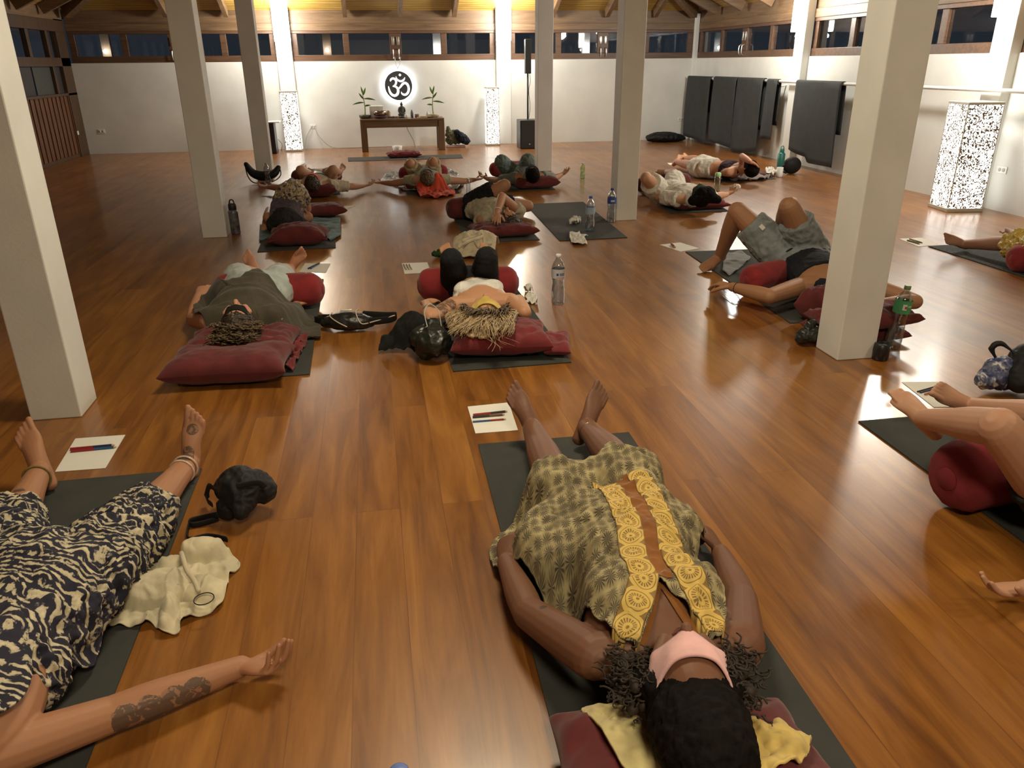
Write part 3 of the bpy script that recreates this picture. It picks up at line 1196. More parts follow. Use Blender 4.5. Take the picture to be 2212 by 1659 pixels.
# sockets and cables
def socket(M, label, plugs=0, w=.11):
    p = M.translation
    t = thing('wall_socket', tuple(p), label, 'socket')
    MB().box((-w / 2, -.008, -.035), (w / 2, 0, .035), M).build('plate', white_pl, parent=t, smooth=False, bevel=.003)
    for i in range(2):
        MB().lathe([(.018, 0), (.018, .002)], (0, 0, 0), 14, M @ Matrix.Translation(((i - .5) * .05, -.009, 0)) @ Matrix.Rotation(R(90), 4, 'X')).build('outlet', pm('outlet_grey', (.5, .5, .48), .5), parent=t)
    if plugs:
        for i, pts in enumerate(plugs):
            MB().tube([tuple(M @ Vector(((i - .5) * .05, -.03, -.01)))] + pts, .0055, n=6).build('plug_cable', pm('grey_cable', (.30, .30, .28), .5), parent=t)


I3 = Matrix.Translation((-1.03, YF, .378))
socket(I3, 'white double socket with two grey cables left of the table', [[(-1.16, 14.8, .2), (-1.2, 14.72, .01), (-1.17, 14.6, .008)], [(-.93, 14.79, .2), (-.75, 14.77, .03), (-.5, 14.74, .008), (0, 14.75, .008), (.4, 14.8, .008)]])
socket(Matrix.Translation((-4.56, YF, .37)), 'beige wall plate near the left end of the far wall')
socket(Matrix.Translation((5.85, YF, .37)), 'white wall plate at the right end of the far wall')
socket(Matrix(((0, 1, 0, XR), (-1, 0, 0, 6.85), (0, 0, 1, .39), (0, 0, 0, 1))), 'white double socket on the right wall beside the broad lantern', w=.13)
t = MB().box((XL - .002, 14.44, .35), (XL + .012, 14.50, .41)).build('light_switch', white_pl, smooth=False, bevel=.002)
tag(rebase(t), 'small white switch on the dark wooden left wall', 'switch')
cb = MB().tube([(.60, 14.46, .40), (.63, 14.5, .3), (.72, 14.55, .12), (.74, 14.6, .01), (.72, 14.75, .008)], .006, n=6).build('power_cable', pm('grey_cable', (.30, .30, .28), .5))
tag(rebase(cb), 'thin cable dangling behind the wooden table', 'cable')
o = MB().tube([(-1.62, 14.5, .2), (-1.55, 14.42, .12), (-1.58, 14.5, .008), (-1.5, 14.6, .008)], .006, n=6).build('power_cable', pm('grey_cable', (.30, .30, .28), .5))
tag(rebase(o), 'thin cable looping between the black box and the left lantern', 'cable')

# handrail on the right wall, mats hanging on it
hr = thing('handrail', (XR - .13, 7, 1.1), 'long white handrail running along the right wall', 'rail')
MB().tube([(XR - .15, 1.0, 1.115), (XR - .15, YF - .02, 1.115)], .02, n=14, sub=1, cap='flat').build('rail', pm('white_gloss_paint', (.72, .72, .70), .3), parent=hr)
for y in (13.6, 11.3, 9.3, 6.6, 5.0, 3.6, 2.0):
    MB().tube([(XR + .0, y, 1.06), (XR - .08, y, 1.05), (XR - .15, y, 1.10)], .012, n=8).build('bracket', white_pl, parent=hr)

mat_gr = pm('charcoal_foam', (.030, .033, .034), .92, .15, 8, 120, .15, .002)


def hanging(y0, y1, zf, zb, label, lean=0, off=0):
    """rubber mat folded over the rail: front drop zf(t), back drop zb"""
    ny = 24
    rows = []
    xr = XR - .15
    rr = .030 + off * 1.6
    for i in range(ny + 1):
        q = i / ny
        y = y0 + (y1 - y0) * q
        row = []
        for k in range(9):
            z = zb + (1.115 - zb) * k / 8
            row.append(Vector((xr + rr, y + lean * (1.115 - z), z)))
        for k in range(1, 8):
            a = math.pi * k / 8
            row.append(Vector((xr + rr * math.cos(a), y, 1.115 + rr * math.sin(a))))
        b = zf(q)
        for k in range(15):
            z = 1.115 + (b - 1.115) * k / 14
            s = math.sin(q * 5 + z * 3) * .012 + .03 * (k / 14) * math.sin(q * 7 + off * 90)
            row.append(Vector((xr - rr - max(0, s) - .01 * (k / 14), y + lean * (1.115 - z), z)))
        rows.append(row)
    o = MB().grid(rows).build('yoga_mat', mat_gr, solid=.006)
    tag(rebase(o), label, 'yoga mat', 'charcoal mats hung over the handrail')


def st(*a):
    def f(q):
        for (lim, z0, z1, l0) in a:
            if q <= lim:
                return z0 + (z1 - z0) * (q - l0) / max(lim - l0, 1e-3)
        return a[-1][2]
    return f


hanging(14.70, 13.62, st((.45, .10, .07, 0), (1, .07, -.0 + .02, .45)), .55, 'charcoal mat on the handrail nearest the far corner')
hanging(13.50, 12.58, st((1, .10, .05, 0)), .4, 'charcoal mat on the handrail, second from the far corner', lean=-.03, off=.004)
hanging(12.56, 11.66, st((.55, .02, .02, 0), (1, .03, .10, .55)), .4, 'charcoal mat on the handrail, third from the far corner', lean=-.03, off=.004)
hanging(11.56, 11.22, st((1, .3, .3, 0)), .5, 'narrow dark mat hung on the handrail, tight against the middle right pier')
hanging(10.70, 9.55, st((.45, .22, .16, 0), (.46, .16, .09, .45), (1, .09, .10, .46)), .5, 'charcoal mat hanging alone on the handrail between pier and pillar', lean=-.05)

# black bag flat on the floor by the far right corner
p = at(1437, 306)
bg = MB()
bg.tube([(p.x - .33, p.y, .07), (p.x - .15, p.y, .085), (p.x + .15, p.y, .08), (p.x + .33, p.y - .02, .06)], [(.11, .05), (.2, .085), (.2, .08), (.1, .045)], hint=(0, 0, 1), n=18)
o = bg.voxel('duffel_bag', fabric('black_nylon', (.010, .010, .011), .6), size=.012, smooth=2, post=wrinkle(.02, (7, 7, 7), 3))
tag(rebase(o), 'flat black bag on the floor near the far right corner', 'bag')

# bag, folded mat and bottle pouch right of the table
p = at(985, 318)
o = MB().box((-.17, -.1, 0), (.17, .1, .03), Matrix.Translation((p.x, p.y + .05, 0))).build('folded_towel', fabric('pink_towel', (.40, .25, .22)), smooth=False, bevel=.01)
tag(rebase(o), 'thin pale pink folded towel on the floor right of the table', 'towel')
bg = MB()
bg.tube([(p.x - .1, p.y + .08, .12), (p.x - .02, p.y + .1, .2), (p.x + .03, p.y + .1, .12)], [(.09, .07), (.10, .08), (.08, .08)])
bg.tube([(p.x - .13, p.y + .05, .34), (p.x - .11, p.y + .07, .2)], [.02, .07])
o = bg.voxel('daypack', fabric('olive_canvas', (.10, .095, .05)), size=.01, smooth=2, post=wrinkle(.03, (14, 14, 14), 5, minz=.032))
tag(rebase(o), 'olive crumpled bag standing on the towel beside the table', 'bag')
bg = MB().tube([(p.x + .02, p.y + .02, .26), (p.x + .12, p.y, .15), (p.x + .2, p.y, .10)], [.04, .085, .06])
o = bg.voxel('cloth_pouch', fabric('navy_cloth', (.02, .025, .04)), size=.01, smooth=2, post=wrinkle(.025, (14, 14, 14), 8, minz=.032))
tag(rebase(o), 'dark navy cloth pouch leaning on the olive bag', 'pouch')

# lit posts in the dark garden outside, seen through the far windows
def post(x, y, zt, lit, label):
    t = thing('garden_post', (x, y, 0), label, 'lamp post')
    MB().box((x - .08, y - .05, 0), (x + .08, y + .05, zt)).build('post', pm('post_wood', (.25, .18, .12), .6) if not lit else pm('lit_post_white', (.7, .72, .74), .6), parent=t, smooth=False)  # lit posts: their lamplight is put into a near-white colour
    MB().ell((x + .0, y - .14, 1.66), ((.035, 0, 0), (0, .035, 0), (0, 0, .035))).build('bulb', bulb_m, parent=t)


post(aty(706, 95, 17.5).x, 17.5, 2.3, 0, 'brown post with a bulb outside the window left of the round sign')
post(aty(943, 90, 17.5).x, 17.5, 2.3, 1, 'white lit post with a bulb outside the window right of the round sign')
post(aty(1265, 90, 17.5).x, 17.5, 2.3, 1, 'white lit post with a bulb outside the window right of the speaker')
post(aty(228, 90, 17.5).x, 17.5, 2.0, 0, 'brown post with a bulb outside the far left window')
# ------------------------------------------------------------------ mats, bolsters, cushions, small props
mat_dk = pm('dark_grey_foam', (.036, .037, .033), .92, .12, 9, 200, .2, .002)
MATTH = .006


def rect(a, b, length, flip=1):
    """rectangle from one edge (a,b) going towards the camera (flip=1) or away"""
    a, b = Vector(a), Vector(b)
    d = (b - a)
    n = nrm((d.y, -d.x, 0)) * length * flip
    return [a, b, b + n, a + n]


def lay_mat(c, label, group='yoga mats laid on the floor', m=None, name='yoga_mat', curl=0):
    c = [Vector(p) for p in c]
    rows = []
    for i in range(13):
        r = []
        for j in range(9):
            p = c[0].lerp(c[3], i / 12).lerp(c[1].lerp(c[2], i / 12), j / 8)
            k = max(0, abs(i / 6 - 1) - .9) + max(0, abs(j / 4 - 1) - .9)
            r.append(Vector((p.x, p.y, MATTH + curl * k * .1)))
        rows.append(r)
    mb = MB().grid(rows)
    n = nrm((Vector(mb.v[1]) - Vector(mb.v[0])).cross(Vector(mb.v[9]) - Vector(mb.v[0])))
    if n.z < 0:
        mb.f = [tuple(reversed(q)) for q in mb.f]
    o = mb.build(name, m or mat_dk, smooth=False, solid=MATTH - .0005)
    return tag(rebase(o), label, 'yoga mat', group)


lay_mat(rect(at(1033, 962), at(1358, 936), 1.83), 'charcoal yoga mat under the woman in the olive print dress')
c_ = at(437, 1014)
lay_mat(rect(c_ + Vector((-.61, -.005, 0)), c_, 1.83), 'charcoal yoga mat under the person in black and cream batik')
a_ = at(1854, 912)
d_ = nrm(at(2212, 1174) - a_)
b_ = a_ + Vector((-d_.y, d_.x, 0)) * .61
lay_mat([a_, b_, b_ + d_ * 1.83, a_ + d_ * 1.83], 'charcoal yoga mat at the right edge under the bare legs')
c_ = at(669, 810)
d_ = nrm(at(699, 604) - c_)
n_ = Vector((-d_.y, d_.x, 0)) * .61
lay_mat([c_ + d_ * 1.83, c_, c_ + n_, c_ + n_ + d_ * 1.83], 'dark yoga mat under the person covered by an olive towel')
lay_mat(rect(at(979, 804), at(1234, 784), 1.75, -1), 'dark yoga mat under the blonde woman')
a_ = at(1481, 545)
d_ = nrm(at(1707, 699) - a_)
n_ = Vector((-d_.y, d_.x, 0)) * .61
lay_mat([a_, a_ + n_, a_ + n_ + d_ * 1.83, a_ + d_ * 1.83], 'grey yoga mat under the man in grey shorts')
lay_mat(rect(at(556, 545), at(725, 536), 1.75, -1), 'dark yoga mat under the person hidden by a purple shawl')
lay_mat(rect(at(625, 425), at(735, 420), 1.4, -1), 'dark yoga mat under the person in the cream printed tee')
lay_mat(rect(at(880, 421), at(992, 417), 1.5, -1), 'dark yoga mat under the person in the pale green top')
lay_mat(rect(at(1095, 413), at(1200, 410), 1.3, -1), 'dark yoga mat under the person in teal grey clothes')
lay_mat(rect(at(1010, 526), at(1166, 519), 1.6, -1), 'dark yoga mat under the person with one arm raised')
a_, b_ = at(1449, 462), at(1575, 457)
d_ = nrm(at(1382, 415) - a_)
lay_mat([a_, b_, b_ + d_ * 1.5, a_ + d_ * 1.5], 'dark yoga mat under the person all in white')
a_, b_ = at(1560, 395), at(1676, 387)
d_ = nrm(at(1470, 352) - a_)
lay_mat([a_, b_, b_ + d_ * 1.5, a_ + d_ * 1.5], 'dark yoga mat under the person in white shorts and plum top')
lay_mat([at(1134, 442), at(1260, 437), at(1355, 514), at(1209, 521)], 'empty charcoal yoga mat holding a water bottle, left of the pillar')
lay_mat([at(751, 341), at(996, 334), at(1000, 342), at(752, 349)], 'grey yoga mat lying crosswise in front of the table')
a_ = at(2004, 533)
d_ = nrm(at(2212, 600) - a_)
n_ = Vector((-d_.y, d_.x, 0)) * .5
lay_mat([a_, a_ + n_, a_ + n_ + d_ * 1.7, a_ + d_ * 1.7], 'dark speckled mat at the right edge under the person in yellow shorts', m=pm('speckled_blanket', (.05, .055, .055), .95, .6, 60, 90, .6, .01), curl=.1)

red_m = fabric('red_cotton', (.22, .013, .016))
maroon = fabric('maroon_cotton', (.105, .012, .013))


def bolster(p, q, r, label, m=None, oval=1.0):
    p, q = Vector(p), Vector(q)
    d = nrm(q - p)
    L = (q - p).length
    pts = [p + d * L * t for t in (0, .03, .09, .2, .5, .8, .91, .97, 1)]
    rad = [r * k for k in (.35, .72, .93, 1, 1.02, 1, .93, .72, .35)]
    mb = MB()
    mb.tube(pts, [(k, k * oval) for k in rad], n=28, hint=(0, 0, 1), sub=3, cap='flat')
    co = []
    for v in mb.v:
        z = v[2]
        k = fbm(v, (9, 9, 9), 2) * .006
        co.append((v[0] + k, v[1] + k, max(z + k, MATTH + .002)))
    mb.v = co
    o = mb.build('bolster', m or red_m)
    rebase(o)
    tag(o, label, 'bolster', 'red bolsters under the knees')
    for e, s in ((p, -1), (q, 1)):
        mb2 = MB().tube([e - d * .004 + d * s * -.004, e + d * s * .004], [r * .33, r * .30], n=18, sub=1, cap='flat')
        mb2.build('end_seam', m or red_m, parent=o)
    return o


def off_mat(u, v, z):
    return at(u, v, z)


bolster(at(462, 627, .115), at(698, 625, .115), .105, 'red bolster under the knees of the person under the olive towel')
bolster(at(903, 615, .115), at(1119, 609, .115), .105, 'red bolster under the knees of the blonde woman')
bolster(at(1612, 606, .10), at(1700, 585, .10), .09, 'small red bolster beside the hip of the man in grey shorts')
bolster(at(2045, 1035, .125), at(2290, 985, .125), .12, 'dark red bolster under the knees at the right edge', pm('deep_red_cotton', (.17, .012, .018), .9, .2, 12, 180, .25, .003))
bolster(at(630, 383, .10), at(738, 380, .10), .095, 'red bolster under the knees of the person in the printed tee', maroon)
bolster(at(862, 376, .10), at(966, 371, .10), .095, 'red bolster under the knees of the person in the pale green top')
bolster(at(1058, 366, .10), at(1150, 362, .10), .095, 'red bolster under the knees of the person in teal grey clothes')
bolster(at(968, 452, .11), at(1060, 443, .10), .10, 'red bolster left of the person with one arm raised', maroon)
bolster(at(1376, 400, .10), at(1488, 389, .10), .09, 'red bolster under the knees of the person all in white', maroon)
bolster(at(2188, 560, .10), at(2300, 550, .10), .10, 'red bolster at the right edge under the yellow shorts')


def cushion(c, w, l, h, rz, label, m=None, dents=(), tilt=(0, 0), amp=.01, seed=0, name='cushion', minz=None, group='maroon cushions under the heads'):
    """pillow: seams all round, four drawn-out corners, dents pressed by heads"""
    mb = MB()
    n = 34
    c = Vector(c)
    M = Matrix.Rotation(rz, 4, 'Z') @ Matrix.Rotation(tilt[0], 4, 'X') @ Matrix.Rotation(tilt[1], 4, 'Y')
    top, bot = [], []
    for side in (1, -1):
        rows = []
        for i in range(n + 1):
            row = []
            for j in range(n + 1):
                a, b = math.sin((i / n - .5) * math.pi), math.sin((j / n - .5) * math.pi)
                x = w / 2 * a * (1 - .09 * (1 - b * b))
                y = l / 2 * b * (1 - .09 * (1 - a * a))
                t = (max(0, 1 - a ** 4) * max(0, 1 - b ** 4)) ** .5
                k = 1 - abs(fbm((x + c.x, y + c.y, side), (7, 7, 1), seed)) * 2.4
                fold = .5 * fbm((x, y, side), (18, 18, 1), seed + 3)
                z = side * (h / 2 * t + (amp * (k + fold)) * min(1, t * 3) * (1 if side > 0 else .3))
                p = M @ Vector((x, y, z)) + c + Vector((0, 0, h / 2))
                if side > 0:
                    for (dx, dy, dr, dd) in dents:
                        q = ((p.x - dx) ** 2 + (p.y - dy) ** 2) / (dr * dr)
                        p.z -= dd * math.exp(-q)
                p.z = max(p.z, c.z + (.003 if side < 0 else .012))
                row.append(p)
            rows.append(row if side > 0 else row[::-1])
        mb.grid(rows)
    o = mb.build(name, m or maroon)
    return tag(rebase(o), label, 'cushion', group)


def mid(u1, v1, u2, v2, z=MATTH):
    return (at(u1, v1, z) + at(u2, v2, z)) / 2


# under the olive-towel person: two stacked cushions and a loose cover at the side
p1 = at(500, 818)
cushion((p1.x, p1.y + .02, MATTH), .58, .36, .15, R(-3), 'plump maroon cushion at the front, under the head of the olive towel person', seed=3, amp=.008, dents=[(p1.x, p1.y + .2, .14, .05)])
cushion((p1.x + .02, p1.y + .30, MATTH), .56, .34, .14, R(-2), 'maroon cushion behind the front one, pressed by curly hair', seed=5, amp=.014, dents=[(p1.x + .0, p1.y + .30, .11, .06)])
ct = drape([at(625, 725, .03), at(666, 722, .03), at(650, 765, .02), at(632, 800, .02), at(618, 800, .02)], at(638, 758, .02), [], wr=.03, ws=12, base=MATTH + .002, iters=0, m=60, rings=12).build('cushion_cover', fabric('wine_cotton', (.15, .014, .018)), solid=.006)
tag(rebase(ct), 'loose red cloth corner right of the stacked maroon cushions', 'cloth')
# blonde woman
p2 = mid(975, 770, 1185, 755)
cushion((p2.x + .0, p2.y + .03, MATTH + .012), .52, .36, .13, R(-4), 'big red cushion with blonde hair spread over it', seed=9, amp=.012, dents=[(.56, 4.1, .12, .03)], m=fabric('wine_cotton', (.15, .014, .018)))
cushion((p2.x + .30, p2.y - .0, MATTH), .14, .30, .07, R(-12), 'red cushion corner peeking out right of the blonde woman', seed=2, amp=.006, m=fabric('wine_cotton', (.15, .014, .018)))
# purple shawl
p3 = mid(575, 535, 716, 525)
cushion((p3.x, p3.y + .05, MATTH), .50, .30, .17, R(-2), 'maroon cushion at the near end of the purple shawl person', seed=12, dents=[(p3.x - .28, p3.y, .14, .06), (p3.x + .3, p3.y, .14, .06)])
p = at(700, 468)
cushion((p.x, p.y + .02, .012), .44, .3, .11, R(8), 'maroon cushion lying right of the purple shawl person', seed=15)
# tee
p4 = at(682, 424)
cushion((p4.x, p4.y + .0, MATTH), .52, .34, .15, R(-3), 'maroon cushion under the head of the person in the printed tee', seed=18, dents=[(-.74, 9.05, .12, .04)])
p = at(912, 412)
cushion((p.x, p.y + .07, MATTH), .40, .30, .14, 0, 'dark red cushion under the head of the person in the pale green top', seed=20, amp=.006)
p = at(1156, 408)
cushion((p.x, p.y + .05, MATTH), .56, .34, .15, R(4), 'maroon cushion under the head of the person in teal grey clothes', seed=22, dents=[(1.83, 9.1, .12, .04)])
p = at(1090, 513)
cushion((p.x, p.y + .07, MATTH), .58, .34, .11, R(3), 'maroon cushion under the head of the person with one arm raised', seed=25, dents=[(1.12, 6.8, .12, .04)])
p = at(1508, 452)
cushion((p.x, p.y + .04, MATTH), .62, .30, .09, R(2), 'dark red cushion under the black haired person in white', seed=27, amp=.016, m=fabric('wine_cotton', (.15, .014, .018)))
p = at(1630, 384)
cushion((p.x, p.y + .05, MATTH), .3, .22, .06, 0, 'small plum cushion under the head of the person in the plum top', seed=28, m=fabric('plum_cloth', (.07, .025, .035)))
# man behind the pillar
cushion((2.50, 3.88, MATTH), .24, .30, .19, R(30), 'maroon cushion left of the near right pillar, under the man', seed=31, amp=.022)
_q = at(1882, 708, .10)
cushion((_q.x, _q.y + .09, .085), .52, .30, .10, R(-8), 'upper maroon cushion right of the near right pillar, with a drawn-out corner', seed=33, amp=.012, tilt=(0, R(-6)))
_q = at(1868, 725, .04)
cushion((_q.x, _q.y + .10, .003), .50, .28, .08, R(-6), 'lower maroon cushion right of the near right pillar', seed=35, amp=.01)
# dress woman
cushion((.45, 1.05, MATTH), .38, .34, .15, R(-8), 'dark maroon cushion under the yellow towel at the bottom', seed=40, amp=.008)
cushion((.62, 1.02, MATTH), .40, .34, .14, R(5), 'maroon cushion hidden under the head of the dress woman', seed=42, amp=.008)
# teacher's cushion and cup
p = at(873, 341)
cushion((p.x, p.y + .05, MATTH), .56, .28, .09, R(2), 'dark red cushion on the crosswise mat before the table', seed=45, m=fabric('wine_cotton', (.15, .014, .018)), amp=.018, group='seat cushions')
p = at(859, 331)
small_lathe('white_cup', [(.06, 0), (.065, .01), (.085, .12), (.08, .12), (.06, .02)], (p.x, p.y, 0), white_pl, 'white pot standing behind the cushion on the crosswise mat', 'pot')

# ---- paper and pencils
paper_m = pm('drawing_paper', (.72, .71, .66), .8, .02)
PC = {'red': (.28, .02, .025), 'blue': (.02, .09, .22), 'navy': (.02, .025, .08), 'brown': (.16, .07, .035), 'dark': (.03, .02, .018), 'orange': (.42, .10, .03), 'tan': (.30, .17, .06), 'olive': (.10, .09, .03)}


def paper(c, label, z=.0008):
    c = [Vector(p) for p in c]
    mb = MB().prism([(p.x, p.y, z) for p in c], (0, 0, .0012))
    o = mb.build('sheet_of_paper', paper_m, smooth=False)
    return tag(rebase(o), label, 'paper', 'drawing papers laid beside the mats')


def pencil(u1, v1, u2, v2, ca, cb, label, r=.0042, k=0):
    a, b = at(u1, v1, .002 + r), at(u2, v2, .002 + r)
    d = nrm(b - a)
    t = thing('pencil', tuple((a + b) / 2 - Vector((0, 0, r))), label, 'pencil', 'coloured pencils on the drawing papers')
    L = (b - a).length
    m = a + d * L * .5
    MB().tube([a, m], r, n=6, sub=1, cap='flat').build('barrel', pm('pencil_' + ca, PC[ca], .35, .03), parent=t, smooth=False)
    MB().tube([m, b - d * .014], r, n=6, sub=1, cap='flat').build('barrel', pm('pencil_' + cb, PC[cb], .35, .03), parent=t, smooth=False)
    MB().tube([b - d * .014, b - d * .003], [r, r * .25], n=6, sub=1, cap='flat').build('tip', pm('pencil_wood', (.50, .34, .18), .6, .05), parent=t, smooth=False)


paper([at(1010, 879), at(1099, 870), at(1119, 930), at(1027, 937)], 'white paper with three pencils, by the left foot of the dress woman')
pencil(1022, 896, 1098, 888, 'red', 'dark', 'dark red pencil, uppermost on the paper by the dress woman', .005)
pencil(1021, 901, 1092, 895, 'dark', 'brown', 'dark brown pencil, middle of three by the dress woman', .005)
pencil(1021, 911, 1095, 905, 'blue', 'red', 'blue and red pencil lying lowest on the paper by the dress woman', .004)
paper([at(163, 948), at(271, 940), at(228, 1012), at(119, 1020)], 'white paper with two pencils, by the batik person and near left pillar')
pencil(152, 970, 250, 961, 'red', 'navy', 'red and dark pencil, upper one on the paper by the near left pillar', .006)
pencil(153, 975, 254, 965, 'red', 'blue', 'red and blue pencil, lower one on the paper by the near left pillar', .005)
paper([at(868, 569), at(923, 567), at(931, 589), at(874, 592)], 'white paper with brown sticks, left of the blonde woman\'s bolster')
for i, (u, k) in enumerate(((872, 'leftmost'), (878, 'middle'), (884, 'rightmost'))):
    pencil(u, 571, u + 6, 582, 'brown', 'tan', '%s brown pencil on the paper near the blonde woman' % k, .006)
paper([at(659, 569), at(714, 570), at(704, 589), at(647, 588)], 'paper with blue pencils, behind the bolster of the olive towel person')
pencil(666, 580, 688, 569, 'navy', 'navy', 'dark blue pencil lying left on the paper behind the bolster', .006)
pencil(671, 580, 691, 568, 'blue', 'navy', 'bright blue pencil lying right on the paper behind the bolster', .006)
paper([at(1425, 529), at(1469, 524), at(1511, 537), at(1470, 544)], 'white paper with a red stick, left of the man in grey shorts')
pencil(1451, 527, 1459, 534, 'red', 'brown', 'short red brown stick on the paper left of the man', .011)
paper([at(1942, 516), at(1990, 514), at(2032, 530), at(1984, 533)], 'white paper with tan pencils, near the bare foot on the far right')
pencil(1960, 519, 1988, 527, 'olive', 'olive', 'dark pencil at the front of the paper by the far right foot', .006)
pencil(1965, 516, 1994, 525, 'tan', 'olive', 'tan pencil at the back of the paper by the far right foot', .006)
paper([at(1948, 826), at(2040, 825), at(2085, 879), at(2017, 880)], 'pale paper with pencils, between the two feet at the right edge')
pencil(1982, 846, 2028, 833, 'dark', 'dark', 'black pencil, topmost on the pale paper by the right edge feet', .004)
pencil(1988, 848, 2038, 835, 'navy', 'dark', 'dark blue pencil, middle on the pale paper by the right edge feet', .004)
pencil(1998, 852, 2042, 837, 'orange', 'orange', 'orange red pencil, lowest on the pale paper by the right edge feet', .005)
paper([at(712, 447), at(768, 444), at(740, 455), at(716, 452)], 'white paper right of the purple shawl person')
paper([at(1441, 352), at(1466, 353), at(1470, 357), at(1446, 356)], 'white paper by the feet of the person in the plum top')

# ---- bottles
clear = thin_clear('clear_bottle_plastic')
water = thin_clear('bottled_water', (.93, .97, 1), .05)


def bottle(p, label, cap=(.05, .14, .40), band=None, marks=None, h=.315, r=.042, fill=.75, tilt=None, tint=None, waist=True):
    p = Vector(p)
    M = Matrix.Identity(4)
    if tilt:
        M = Matrix.Rotation(tilt, 4, 'Y')
    t = thing('water_bottle', tuple(p), label, 'water bottle', 'plastic water bottles on the floor')
    prof = [(.02, .002), (r * .86, .0), (r, .012)]
    for k in range(1, 18):
        z = h * (.05 + .67 * k / 17)
        w = 1 - (.14 * math.exp(-((z / h - .42) / .09) ** 2) if waist else 0)
        prof.append((r * w * (1 - .025 * (k % 2)), z))
    prof += [(r * .98, h * .76), (r * .80, h * .83), (r * .50, h * .89), (.0145, h * .925), (.0135, h * .94)]
    cl = clear if not tint else thin_clear('tinted_plastic_%d' % int(tint[0] * 99), tint, .15)
    MB().lathe(prof, p, 28, M).build('bottle_body', cl, parent=t)
    MB().lathe([(.0150, h * .94), (.0165, h * .945), (.0165, h * .995), (.014, h)], p, 20, M).build('cap', pm('cap_%d%d' % (int(cap[0] * 99), int(cap[2] * 99)), cap, .4, .03), parent=t)
    if fill:
        wp = [(a * .955, b + .002) for a, b in prof if b < h * fill]
        wp.append((wp[-1][0], h * fill))
        MB().lathe(wp, p, 24, M).build('water', water, parent=t)
    if band:
        (z0, z1, c) = band
        lb = MB()
        rows = []
        for k in range(33):
            a = 2 * math.pi * k / 32
            rows.append([(M @ Vector((r * 1.012 * math.cos(a), r * 1.012 * math.sin(a), z))) + p for z in (z0 * h, (z0 + z1) / 2 * h, z1 * h)])
        lb.grid(rows)
        l = lb.build('label_band', pm('label_%d_%d' % (int(c[0] * 99), int(c[1] * 99)), c, .45, .1, 40), parent=t)
        if marks:
            for (a0, z, wd, hh, mc) in marks:
                mk = MB()
                rows = []
                for k in range(5):
                    a = R(a0 + wd * k / 4)
                    rows.append([(M @ Vector((r * 1.03 * math.cos(a), r * 1.03 * math.sin(a), (z + s * hh) * h))) + p for s in (0, 1)])
                mk.grid(rows).build('printed_mark', pm('ink_%d' % int(mc[2] * 99), mc, .5, .02), parent=l)
    return t


lbl = (.50, .52, .56)
mk_blue = (.03, .05, .22)
bottle(at(1205, 656), 'tall clear water bottle with white cap, right of the blonde woman', (.7, .7, .7), (.54, .72, lbl), [(-118, .60, 18, .045, mk_blue), (-92, .625, 44, .016, mk_blue), (-92, .598, 44, .012, mk_blue), (-118, .555, 70, .008, (.40, .05, .04))], fill=.70)
bottle(at(1274, 501), 'water bottle with blue cap standing on the empty mat', (.03, .10, .34), (.52, .70, (.30, .38, .50)), fill=.5)
bottle(at(1320, 480), 'water bottle with blue cap and blue label at the pillar foot', (.02, .04, .22), (.56, .74, (.03, .07, .30)), [(-120, .62, 50, .05, (.55, .55, .58))], fill=.5)
bottle(at(1925, 751), 'water bottle with green label right of the near right pillar', (.16, .24, .10), (.58, .78, (.06, .30, .12)), [(-125, .64, 28, .09, (.60, .66, .60)), (-112, .66, 16, .04, (.30, .04, .04)), (-90, .69, 30, .02, (.55, .6, .5))], h=.335, fill=.34, tilt=R(5))
bottle(at(1258, 386), 'small green tinted bottle on the floor beyond the empty mat', (.5, .55, .45), h=.2, r=.032, tint=(.75, .9, .6), fill=.5)
bottle(at(580, 398), 'clear bottle behind the black curved bag by the second left pillar', (.3, .3, .32), h=.26, r=.038, fill=.5)
_q = at(862, 1668, .31)
bottle((_q.x, _q.y, 0), 'bottle at the bottom edge showing only its blue cap', (.10, .16, .42), h=.315, fill=.5)
bottle(at(1012, 420), 'small bottle with green cap lying near the orange cloth', (.3, .5, .3), h=.18, r=.025, fill=0, waist=False)
# bottle lying in the man's hand
lt = thing('water_bottle', tuple(at(1578, 640)), 'clear bottle lying on the floor under the man\'s left hand', 'water bottle', 'plastic water bottles on the floor')
a_, b_ = at(1556, 622, .035), at(1590, 650, .035)
MB().tube([a_, a_.lerp(b_, .2), a_.lerp(b_, .8), b_], [.014, .03, .034, .026], n=20).build('bottle_body', clear, parent=lt)


def flask(p, r, h, body_m, cap_m, label, neck=.7, loop=False):
    t = thing('flask', tuple(p), label, 'drinking flask')
    MB().lathe([(r * .9, 0), (r, .008), (r, h * .72), (r * neck, h * .80)], p, 24).build('flask_body', body_m, parent=t)
    MB().lathe([(r * neck, h * .79), (r * neck * 1.05, h * .80), (r * neck * 1.02, h * .97), (r * neck * .8, h)], p, 24).build('lid', cap_m, parent=t)
    if loop:
        MB().tube([Vector(p) + Vector((-r * .5, 0, h * .97)), Vector(p) + Vector((-r * .3, 0, h * 1.1)), Vector(p) + Vector((r * .3, 0, h * 1.1)), Vector(p) + Vector((r * .5, 0, h * .97))], .006, n=8).build('carry_loop', cap_m, parent=t)
    return t


